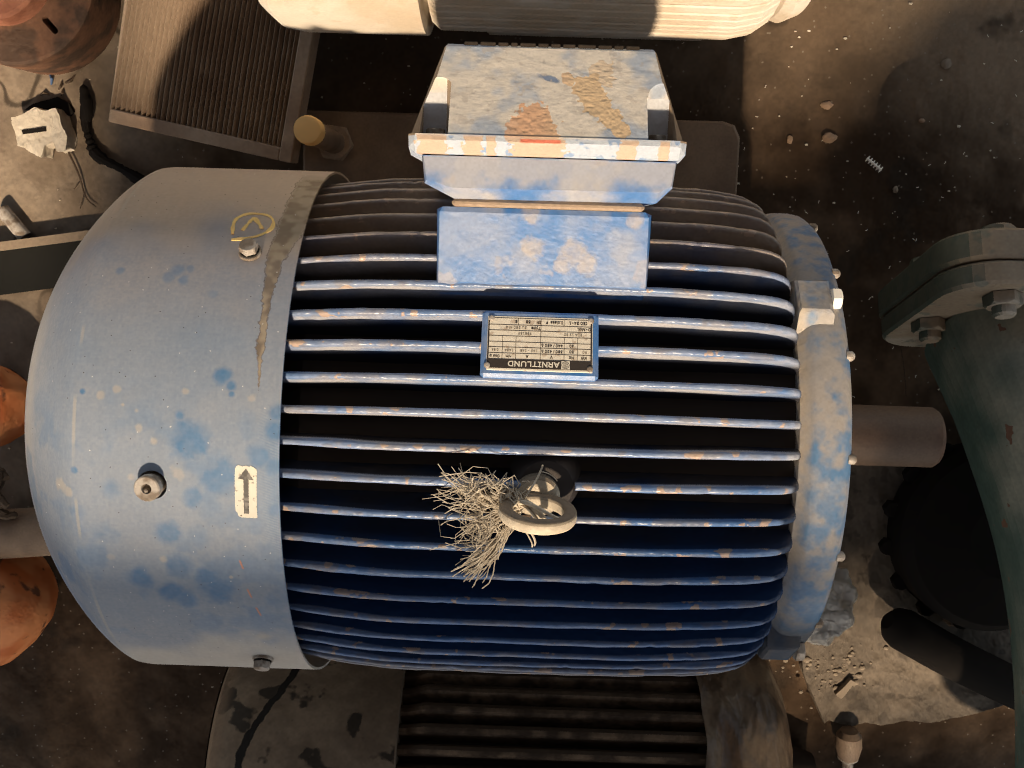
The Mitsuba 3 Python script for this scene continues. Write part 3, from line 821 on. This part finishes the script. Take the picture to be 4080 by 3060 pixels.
add('tuft', fan(KN + [-.004, -.004, 0], KN + [-.020, -.016, .002], KN + [-.034, -.026, -.008], 58, [.010, .008, .006], [.014, .013, .008], .00040, 2, 1.9), MM['rope'], FR, kind='stuff')
add('tuft', fan(KN + [-.002, -.006, 0], KN + [-.008, -.036, .004], KN + [-.038, -.062, -.006], 54, [.003, .004, .003], [.006, .006, .004], .0005, 3, .5), MM['rope'], FR, kind='stuff')
add('tuft', fan(KN + [-.006, .008, 0], KN + [-.012, .022, .004], KN + [-.026, .018, 0], 24, [.010, .006, .004], [.016, .010, .006], .0004, 4, 1.6), MM['rope'], FR, kind='stuff')
g = np.random.default_rng(5)
kn = []
for i in range(70):
    t0, r0 = g.uniform(0, 6.28), g.uniform(.003, .011)
    ax = g.normal(0, 1, 3); ax /= np.linalg.norm(ax)
    a_, b_, _ = frame_to(ax)
    tt_ = np.linspace(t0, t0 + g.uniform(1.5, 4), 10)
    kn.append(tube(KN + [-.004, .002, 0] + (np.cos(tt_)[:, None] * a_ * 1.2 + np.sin(tt_)[:, None] * b_) * r0 + ax * g.normal(0, .003), .0008, 5))
add('knot', cat(kn), MM['rope'], FR, kind='stuff')
loop = []
for i in range(16):
    o = g.normal(0, .0016, 3)
    loop.append(tube(smooth_path([KN + [-.002, 0, 0] + o, KN + [.012, .004, .010] + o * .8, KN + [.022, -.004, .020] + o, KN + [.026, -.012, .012] + o, KN + [.020, -.008, -.002] + o], 18), .0011, 6))
add('loop', cat(loop), MM['rope'], FR, kind='stuff')
add('strand', tube(smooth_path([KN + [.002, .002, .002], KN + [.018, .006, .022], KN + [.034, .000, .030], KN + [.047, -.004, .030]], 24), np.linspace(.0022, .0012, 24), 6), MM['rope'], FR)
add('strand', tube(smooth_path([KN + [.006, .004, .002], KN + [.014, .018, .004], KN + [.021, .030, -.004], KN + [.023, .036, -.004]], 20), .0009, 6), MM['rope'], FR)
add('strand', tube(smooth_path([KN + [.021, .030, -.004], KN + [.028, .028, -.006], KN + [.036, .021, -.008]], 14), .0004, 5), MM['rope'], FR)
add('strand', tube(smooth_path([KN + [0, -.002, .004], KN + [.008, -.010, .014], KN + [.016, -.022, .012], KN + [.018, -.034, .002]], 18), .0010, 5), MM['rope'], FR)
add('strand', tube(smooth_path([KN + [0, -.002, .004], KN + [.006, -.012, .012], KN + [.012, -.022, .012], KN + [.016, -.036, .000]], 18), .0007, 5), MM['rope'], FR)

# ================================================================ cream motor behind
CM = 'cream_motor'
tag(CM, 'cream painted finned motor behind the terminal box, at the top edge', 'electric motor')
cy, cz, cr = .655, -.105, .200
add('fan_cover', lathe_x([(-.124, cr + .006), (-.27, cr + .006), (-.295, cr + .002), (-.312, cr - .012), (-.322, cr - .035), (-.325, .05)], 90, cy, cz), MM['cream'], CM)
add('barrel', lathe_x([(-.14, .165), (.285, .165), (.285, .05)], 90, cy, cz), MM['cream'], CM)
cp = 360 / 88
for k in range(-36, 12):
    a = math.radians(k * cp - 45)
    er, et = np.array([0, math.sin(a), math.cos(a)]), np.array([0, math.cos(a), -math.sin(a)])
    j = rng.uniform(-.0012, .0012)
    pts = []
    for x, r in ((-.118, .160), (-.116, .192), (-.108, .199), (.235, .201), (.262, .195), (.280, .182), (.287, .160)):
        for s in (-1, 1):
            pts.append(np.array([x, cy, cz]) + er * (r - .0015 + j) + et * s * .0064)
            pts.append(np.array([x, cy, cz]) + er * (r + j) + et * s * .0048)
    add('cooling_fin', hull(pts), MM['cream'], CM, smooth=20)
add('end_shield', lathe_x([(.28, .16), (.288, .176), (.300, .180), (.318, .172), (.322, .15), (.33, .06)], 80, cy, cz), MM['cream'], CM)
for s in (-.13, .13):
    add('foot', rbox(-.06, .24, cy + s - .04, cy + s + .04, FLOOR, cz - .12, .005), MM['cream'], CM)

# ================================================================ dark tank with a capped stub, behind the box
TK = 'steel_tank'
tag(TK, 'flat dark brown steel tank between the two motors with a capped stub', 'tank')
tk = [(x, y, z) for x, y in ((-.300, .371), (.262, .373), (.278, .368), (.286, .352), (.288, .0), (-.303, .0)) for z in (-.243, FLOOR)]
tk = hull([(x, y, z) for x, y, z in tk] + [(x * .99, y - .003, -.240) for x, y, z in tk[::2]])
add('casing', tk, MM['tank'], TK, smooth=20)
sx, sy = -.256, .329
add('nut', hexhead((sx, sy, -.241), (0, 0, 1), .0250, .016), MM['panel'], TK, smooth=False)
add('stub', lathe([(0, .0150), (.158, .0150), (.159, .0145)], (sx, sy, -.236), (0, 0, 1), 28), MM['tank'], TK)
add('cap', lathe([(0, .0170), (.018, .0168), (.0215, .0155), (.0225, .012), (.0225, .0)], (sx, sy, -.086), (0, 0, 1), 32), MM['yellow'], TK, label='yellowed plastic end cap')

# ================================================================ louvred panel
LP = 'louvred_panel'
tag(LP, 'brown dusty louvred steel panel lying on its back behind the fan cover', 'grille panel')
c0 = np.array([-.305, .298, -.195]); wv = np.array([-.982, .189, .0]); hv = np.array([.200, .980, .05])
wv /= np.linalg.norm(wv); hv -= wv * (hv @ wv); hv /= np.linalg.norm(hv); nv = np.cross(hv, wv)
if nv[2] < 0: nv = -nv
def pan(a, b, h):
    return c0 + wv * a + hv * b + nv * h
def pbox(a0, a1, b0, b1, h0, h1, c=.0015):
    m = rbox(a0, a1, b0, b1, h0, h1, c)
    v = np.asarray(m.vertices)
    return trimesh.Trimesh(c0 + v[:, :1] * wv + v[:, 1:2] * hv + v[:, 2:] * nv, m.faces, process=False)
W, H = .245, .36
add('frame_rail', pbox(0, .017, 0, H, -.035, .004), MM['panel'], LP)
add('frame_rail', pbox(W - .005, W, 0, H, -.035, -.004), MM['panel'], LP)
add('frame_rail', pbox(.017, W - .005, 0, .017, -.035, .003), MM['panel'], LP)
add('frame_rail', pbox(.017, W - .005, H - .017, H, -.035, .003), MM['panel'], LP)
add('backing', pbox(.012, W - .006, .012, H - .006, -.034, -.016), MM['dark'], LP)
ns = 34
sp = (W - .022) / ns
for i in range(ns):
    a = .017 + (i + .5) * sp
    bb = np.linspace(.016, H - .016, 26)
    jit = rng.uniform(-.0007, .0007)
    bend = .0030 * np.sin((bb - .05) * 9 + a * 10) * (1.4 * a / W)
    P = []
    for b, off in zip(bb, bend):
        ridge = .0010 * max(0, math.cos((b - (a * .33)) * 2 * math.pi / .075)) ** 24
        aa = a + off + jit
        P.append([pan(aa - sp * .40, b, -.0075), pan(aa + sp * .22, b, .0012 + ridge), pan(aa + sp * .32, b, .0004 + ridge), pan(aa - sp * .28, b, -.0088)])
    add('slat', grid(np.array(P), closed_v=True), MM['panel'], LP, smooth=40)
for a, b in ((.03, .05), (.21, .05), (.03, .3), (.21, .3)):
    add('leg', pbox(a - .02, a + .02, b - .02, b + .02, -.105 + (.0 if b > .1 else .0), -.034), MM['dark'], LP)

# ================================================================ rusty flange top left
RF = 'rusty_flange'
tag(RF, 'round rusty steel flange with a raised red brown hub in the top left corner', 'flange')
fo = np.array([-.668, .520, FLOOR])
fm = to_m3(lathe([(0, .105), (.094, .1085), (.098, .1075), (.100, .104), (.100, 0)], fo, (0, 0, 1), 72))
for a in (-48, 20, 110, 190):
    d = np.array([math.cos(math.radians(a)), math.sin(math.radians(a)), 0])
    t_ = np.array([-d[1], d[0], 0])
    q = fo + d * .077
    fm = fm - to_m3(hull([q + d * s1 * .009 + d * .004 * math.cos(t) + t_ * .004 * math.sin(t) + np.array([0, 0, z]) for s1 in (-1, 1) for t in np.linspace(0, 6.28, 10) for z in (.05, .2)]))
add('disc', from_m3(fm), MM['rust'], RF, smooth=25)
add('hub', lathe([(.098, .066), (.128, .064), (.133, .060), (.133, 0)], fo + [-.008, .006, 0], (0, 0, 1), 56), MM['boss'], RF)

# ================================================================ bits on the floor at the left
def prism(poly, z0, z1, bsdf, name, label=None, cat_=None, jitter=.002, seed=1, **kw):
    m = trimesh.creation.extrude_polygon(Polygon(poly), z1 - z0, engine='earcut').subdivide_to_size(.008)
    v = np.asarray(m.vertices) + [0, 0, z0]
    nn = np.stack([meshkit.fbm(v * 70 + 9 * k, 3, seed + k) - .5 for k in range(3)], -1)
    return add(name, trimesh.Trimesh(v + nn * jitter * 2, m.faces, process=False), bsdf, label=label, cat=cat_, **kw)
F = FLOOR + .002
prism([(-.708, .352), (-.700, .316), (-.688, .313), (-.683, .305), (-.668, .301), (-.664, .315), (-.652, .322), (-.648, .310), (-.633, .313), (-.632, .330), (-.640, .352), (-.646, .366), (-.660, .362), (-.675, .368), (-.690, .358)], F, F + .030, MM['foam'], 'foam_block', 'broken cream foam packing block on the floor at the left', 'foam block', .004, 3, smooth=25)
prism([(-.692, .331), (-.660, .336), (-.660, .341), (-.693, .336)], F + .0285, F + .0325, MM['near_black'], 'foam_block__slot_strip', jitter=.0006, seed=8)  # near-black strip across the top of the foam
prism([(-.702, .366), (-.690, .374), (-.672, .380), (-.655, .386), (-.640, .378), (-.634, .366), (-.640, .360), (-.66, .372), (-.68, .366)], FLOOR - .003, F + .004, MM['near_black'], 'foam_shadow_patch', 'black patch put in as the cast shadow of the foam block', 'scrap', .003, 4)  # dark patch standing in for the shadow the foam casts
path = smooth_path([(-.615, .402, F + .012), (-.613, .385, F + .010), (-.612, .368, F + .010), (-.616, .350, F + .006), (-.612, .330, F + .006), (-.606, .313, F + .006), (-.590, .300, F + .008), (-.572, .292, F + .008), (-.550, .280, F + .01), (-.52, .266, F + .01)], 50)
rr = .0042 + .0045 * np.abs(np.sin(np.linspace(0, 9, 50) + rng.normal(0, .3, 50)))
rr[0] = .001
add('tar_strip', tube(path, rr, 9), MM['near_black'], label='ragged black tar covered strip trailing under the louvred panel', cat='rubber strip')
tw = smooth_path([(-.643, .310, F + .003), (-.634, .292, F + .005), (-.627, .272, F + .004), (-.623, .254, F + .003), (-.610, .238, F + .003)], 24)
add('dry_twig', cat([tube(tw, np.linspace(.0016, .0010, 24), 6), tube([tw[12], tw[12] + [-.010, -.012, 0]], .0006, 5), tube([tw[17], tw[17] + [-.006, -.022, 0.001]], .0006, 5), tube([tw[20], tw[20] + [.012, -.010, 0.001]], .0006, 5)]), MM['bark'], label='thin dry forked twig beside the fan cover', cat='twig')
BT = 'loose_bolt'
tag(BT, 'small rusty bolt lying beside the left edge of the louvred panel', 'bolt')
add('shank', tube([(-.611, .461, F + .006), (-.600, .486, F + .012)], .0042, 12), MM['rust'], BT)
add('head', lathe([(0, .0078), (.005, .0078), (.0056, .006)], (-.6125, .458, F + .0055), (-.4, -.9, -.2), 6), MM['rust'], BT, smooth=False)
prism([(-.631, .470), (-.623, .471), (-.622, .452), (-.630, .450)], F, F + .006, MM['white'], 'plastic_clip', 'tiny white plastic clip near the rusty flange', 'clip', .001, 6)
PIPE = 'grey_tube'
tag(PIPE, 'short grey tube end lying on the floor above the steel beam', 'tube')
add('wall', tube([(-.738, .228, F + .010), (-.706, .190, F + .010)], .0100, 18, caps=False), MM['steel'], PIPE)
add('bore', lathe([(0, .0085), (.001, 0.0)], (-.7385, .2285, F + .010), (-.6, .75, 0), 16), MM['near_black'], PIPE)  # near-black disc painting the dark inside of the tube
for i, (x, y, l) in enumerate([(-.665, .402, .016), (-.655, .396, .013), (-.645, .405, .018), (-.652, .388, .010), (-.668, .388, .012)]):
    a = rng.uniform(0, 3)
    add('leaf_scrap', tube([(x, y, F), (x + l * .5 * math.cos(a), y + l * .5 * math.sin(a), F + .004), (x + l * math.cos(a + .5), y + l * math.sin(a + .5), F + .001)], [.0012, .0022, .0008], 6), MM['bark'] if i else MM['bluebit'], label=['small blue flake beside the rusty flange', 'short curled leaf scrap right of the blue flake', 'longest curled leaf scrap beside the rusty flange', 'shortest leaf scrap, lowest of those below the rusty flange', 'leaf scrap just below the blue flake'][i], cat='leaf scrap' if i else 'flake')

# steel beam at the left edge
bm_d = np.array([.97, .155, 0]); bm_d /= np.linalg.norm(bm_d); bm_n = np.array([-bm_d[1], bm_d[0], 0])
bo = np.array([-.88, .118, 0])
def along(pts):
    return hull([bo + bm_d * a + bm_n * b + np.array([0, 0, z]) for a, b, z in pts])
SB = 'steel_beam'
tag(SB, 'dark channel steel beam with a dusty upper edge entering at the left edge', 'beam')
add('web', along([(a, b, z) for a in (0, .36) for b in (-.032, .028) for z in (FLOOR, -.280)]), MM['black'], SB, smooth=False)
add('flange_edge', along([(a, b, z) for a in (0, .36) for b in (.0285, .041) for z in (FLOOR, -.272)]), MM['beam'], SB, smooth=False)

# rust orange machine at the left edge
OM = 'orange_machine'
tag(OM, 'rust orange machine casting with a grey pipe stub behind the fan cover', 'machine')
add('upper_casting', chunk((-.765, -.045, -.235), (.085, .062, .070), 11, 3, .22), MM['orange'], OM, smooth=True)
add('lower_casting', lathe([(-.085, .01), (-.082, .04), (-.07, .066), (-.045, .084), (-.01, .092), (.025, .093), (.05, .085), (.068, .069), (.078, .045), (.082, .01)], (-.755, -.325, -.215), (.55, .80, .1), 56), MM['orange'], OM)
add('pipe_stub', tube([(-.80, -.225, -.19), (-.60, -.205, -.19)], .034, 32), MM['tank'], OM)
add('clamp_ring', lathe([(0, .036), (0, .041), (.008, .041), (.008, .036)], (-.728, -.2175, -.19), (1, .1, 0), 36), MM['steel'], OM)
g = np.random.default_rng(12)
rp = []
for i in range(5):
    t = np.linspace(0, 1, 40)
    rp.append(tube(np.c_[-.735 + .05 * t + .010 * np.sin(t * 17 + i), -.150 + .030 * np.sin(t * 6 + i * 1.3) + g.normal(0, .001, 40), -.160 + .012 * np.cos(t * 13 + i * 2)], .005, 7))
add('tangled_rope', cat(rp), MM['bark'], label='tangled dark brown rope heaped on the grey pipe stub', cat='rope')

# ================================================================ lower dark motor
LM = 'dusty_motor'
tag(LM, 'dark grey dusty motor with oil streaks, in shade at the bottom edge', 'electric motor')
ly, lz, lr = -.575, -.265, .200
add('fan_cover', lathe_x([(-.148, lr - .003), (-.1478, lr), (-.34, lr), (-.375, lr - .002), (-.395, lr - .012), (-.408, lr - .035), (-.412, .08)], 100, ly, lz), MM['lowmotor'], LM, label='dusty fan cover with a long black oil run')
add('barrel', lathe_x([(-.20, .150), (.27, .150), (.27, .05)], 90, ly, lz), MM['dark'], LM)
lpitch = 360 / 42
for k in range(-4, 11):
    a = math.radians(k * lpitch)
    er, et = np.array([0, math.sin(a), math.cos(a)]), np.array([0, math.cos(a), -math.sin(a)])
    xs = np.linspace(-.16, .272, 20)
    P = []
    for x in xs:
        rr_ = .192 - .010 * max(0, (x + .15) < .03) + (meshkit.noise(np.array([x * 40, k * 2.3, 0]), 2) - .5) * .003
        P.append([np.array([x, ly, lz]) + er * r + et * s for s, r in ((-.0088, .146), (-.0076, rr_ - .007), (-.005, rr_ - .0015), (0, rr_), (.005, rr_ - .0015), (.0076, rr_ - .007), (.0088, .146))])
    add('cooling_fin', grid(np.array(P)), MM['lowfin'], LM, smooth=40)
# plastic film wrapped round its drive end
def film(x0, x1, t0, t1, R0, seed):
    a = np.radians(np.linspace(t0, t1, 60)); x = np.linspace(x0, x1, 46)
    A, Xg = np.meshgrid(a, x, indexing='ij')
    q = np.stack([Xg * 26, A * 2.2, np.full_like(A, seed)], -1)
    R = R0 + (meshkit.fbm(q, 4, seed) - .5) * .026 - .045 * np.clip((Xg - (x1 - .035)) / .035, 0, 1) ** 2
    Xw = Xg + (meshkit.fbm(q + 9, 3, seed + 2) - .5) * .012
    P = np.stack([Xw, ly + R * np.sin(A), lz + R * np.cos(A)], -1)
    Q = np.stack([Xw, ly + (R - .002) * np.sin(A), lz + (R - .002) * np.cos(A)], -1)
    return cat([grid(P), grid(Q, flip=True)])
add('drive_end', lathe_x([(.26, .17), (.30, .182), (.34, .176), (.36, .12), (.372, .06), (.46, .03)], 70, ly, lz), MM['dark'], LM)
add('plastic_film', film(.262, .392, -40, 118, .203, 4), MM['film'], label='brown dusty plastic film wrapped round the end of the dark motor', cat='plastic film', smooth=True)
bagm = chunk((.440, -.283, -.200), (.040, .048, .040), 21, 4, .55)
add('plastic_bag', bagm, MM['bag'], label='crumpled grey plastic bag below the end shield of the blue motor', cat='plastic bag', smooth=25)

# ================================================================ green pump at the right
GP = 'green_pump'
tag(GP, 'green grey pump with a bolted square flange at the right edge', 'pump')
dn = np.array([0., -.93, .37]); dn /= np.linalg.norm(dn); d1 = np.array([1., 0, 0]); d2 = np.cross(dn, d1)
if d2[2] < 0: d2 = -d2
FCn = np.array([.622, .128, -.118])
def fplate(t0, t1, h):
    from shapely.geometry import box as sbox
    o = list(sbox(-h + .058, -h + .058, h - .058, h - .058).buffer(.058, quad_segs=7).exterior.coords)[:-1]
    pts = []
    for a, b in o:
        for t in (t0, t1):
            e = .004
            pts.append(FCn + d1 * a + d2 * b + dn * (t - e if t == t1 else t + e))
            pts.append(FCn + d1 * a * .975 + d2 * b * .975 + dn * t)
    return hull(pts)
add('flange', fplate(-.028, 0, .138), MM['pumpflange'], GP, smooth=35)
add('counter_flange', fplate(-.066, -.0300, .140), MM['pumpflange'], GP, smooth=35)
for a, b in ((-.070, .098), (-.108, -.012), (.070, .098)):
    add('bolt', hexhead(FCn + d1 * a + d2 * b + dn * .001, dn, .0215, .014), MM['pumpflange'], GP, smooth=False)
    add('bolt_end', lathe([(0, .013), (.010, .013), (.013, .010)], FCn + d1 * a + d2 * b + dn * .014, dn, 20), MM['pumpflange'], GP)
    add('nut', hexhead(FCn + d1 * a + d2 * b - dn * .063, -dn, .0205, .018), MM['pumpflange'], GP, smooth=False)
pipe = smooth_path([(.634, .115, -.150), (.648, .045, -.100), (.668, -.03, -.062), (.692, -.11, -.040), (.722, -.25, -.02), (.740, -.42, -.005), (.747, -.62, 0)], 44)
rp_ = np.interp(np.linspace(0, 1, 44), [0, .12, 1], [.112, .106, .108])
add('pipe', tube(pipe, rp_, 56), MM['green'], GP, smooth=True)
# casing below it, coloured near-black to stand for its shade
add('casing', lathe([(-.06, .05), (-.055, .115), (-.03, .130), (.02, .132), (.035, .120), (.05, .05)], (.668, -.185, -.235), (.05, .1, 1), 48), MM['near_black'], GP)
for i in range(9):
    a = math.radians(95 + i * 24)
    add('casing_bolt', hexhead(np.array([.668 + .134 * math.cos(a), -.185 + .134 * math.sin(a), -.255]), (0, 0, 1), .0125, .014), MM['near_black'], GP, smooth=False)
add('drain_plug', rbox(.640, .675, -.335, -.308, FLOOR, -.262, .004), MM['tank'], GP, smooth=False)
add('black_hose', tube(smooth_path([(.528, -.305, -.205), (.565, -.326, -.212), (.61, -.352, -.222), (.68, -.39, -.24), (.76, -.43, -.26)], 20), np.r_[.012, .026, np.full(18, .030)], 26), MM['near_black'], label='thick black rubber hose end pointing left below the green pump', cat='hose')

# cement slab lower right, bottle below it
prism([(.405, -.16), (.44, -.42), (.478, -.502), (.484, -.496), (.52, -.503), (.540, -.496), (.565, -.501), (.600, -.492), (.64, -.494), (.70, -.478), (.80, -.44), (.84, -.20), (.70, -.08), (.50, -.05)], FLOOR - .01, FLOOR + .022, MM['slab'], 'cement_slab', 'broken cement slab with rubble in the lower right corner', 'slab', .0025, 9, smooth=25)
g = np.random.default_rng(31)
cr_ = []
for i in range(110):
    x, y = .475 + g.normal(0, .036), -.415 + g.normal(0, .024)
    s = .0008 + .0045 * g.random() ** 3
    cr_.append(chunk((x, y, FLOOR + .023), (s, s * g.uniform(.6, 1), s * .5), 40 + i, 1, .4))
add('rubble', cat(cr_), MM['rubble'], label='pale crumbs of cement strewn on the broken slab', kind='stuff', smooth=False)
prism([(.488, -.450), (.509, -.425), (.516, -.429), (.497, -.456)], FLOOR + .021, FLOOR + .031, MM['rubble'], 'cement_chip', 'long flat cement chip on the broken slab', 'chip', .0012, 14, smooth=20)
BO = 'bottle'
tag(BO, 'dusty grey bottle lying below the broken cement slab', 'bottle')
add('body', lathe([(0, .004), (.002, .013), (.010, .0185), (.028, .0195), (.040, .0165), (.046, .0150)], (.510, -.500, -.262), (.06, -1, -.05), 28), MM['tank'], BO)
add('neck', lathe([(0, .0152), (.003, .0150), (.0035, .0085), (.022, .0080), (.05, .0105), (.12, .0110)], (.5125, -.545, -.2645), (.06, -1, -.05), 22), MM['steel'], BO)

# ================================================================ bits on the floor at the right
PA_ = 'wall_plug'
o = np.array([.486, .327, F + .004]); d = np.array([.80, -.60, 0]); n2 = np.array([.6, .8, 0])
wp = [tube([o - d * .013, o + d * .013], .0016, 8)]
for i in range(6):
    c = o + d * (-.012 + i * .0048)
    for s in (-1, 1):
        wp.append(hull([c - d * .0017, c + d * .0017, c + d * .0004 + n2 * s * .0050, c - d * .0004 + n2 * s * .0050, c + [0, 0, .002], c + n2 * s * .004 - [0, 0, .0015]]))
add(PA_, cat(wp), MM['white'], label='white plastic wall plug with barbs on the dark floor at the right', cat='wall plug', smooth=20)
add('brick_chip', chunk((.421, .361, F + .003), (.0100, .0070, .006), 51, 3, .3), MM['brick'], label='tan brick chip with a notch on the floor right of the terminal box', cat='brick chip', smooth=30)
for (x, y, sx_, sy_, nm) in ((.367, .357, .005, .008, 'small pale pebble left of the tan brick chip'), (.415, .405, .011, .007, 'pale flat pebble above the tan brick chip'), (.575, .465, .009, .009, 'round pale pebble near the top right corner'), (.52, .293, .005, .007, 'pale oval pebble below the wall plug'), (.548, .388, .006, .004, 'small tan pebble right of the tan brick chip')):
    add('pebble', chunk((x, y, F + .0005), (sx_ * .75, sy_ * .75, .0025), int(x * 1000), 2, .42), MM['rubble'] if 'tan' not in nm else MM['brick'], label=nm, cat='pebble', smooth=30)
g = np.random.default_rng(77)
gr = []
for i in range(700):
    x, y = g.uniform(-.78, .78), g.uniform(-.5, .62)
    if x < -.5 and g.random() < .6: continue
    s = abs(g.normal(0, .0006)) + .0005
    gr.append(chunk((x, y, F + .001), (s * g.uniform(1, 2), s, s * .6), i, 0, .3))
add('grit', cat(gr), MM['foam'], label='pale grit scattered over the floor', kind='stuff', smooth=False)
gr = []
for i in range(60):
    x, y = g.uniform(.25, .75), g.uniform(-.1, .55)
    a = g.uniform(0, 3.1)
    gr.append(tube([(x, y, F + .002), (x + .004 * math.cos(a), y + .004 * math.sin(a), F + .002)], .0004, 4))
add('husks', cat(gr), MM['white'], label='tiny pale grain husks on the dark floor', kind='stuff', smooth=False)
st_ = smooth_path([(.535, .01, -.23), (.532, .05, -.24), (.522, .10, -.25)], 12)
add('straw', tube(st_, .0007, 5), MM['bark'], label='thin upright straw between the shaft and the green pump', cat='straw')
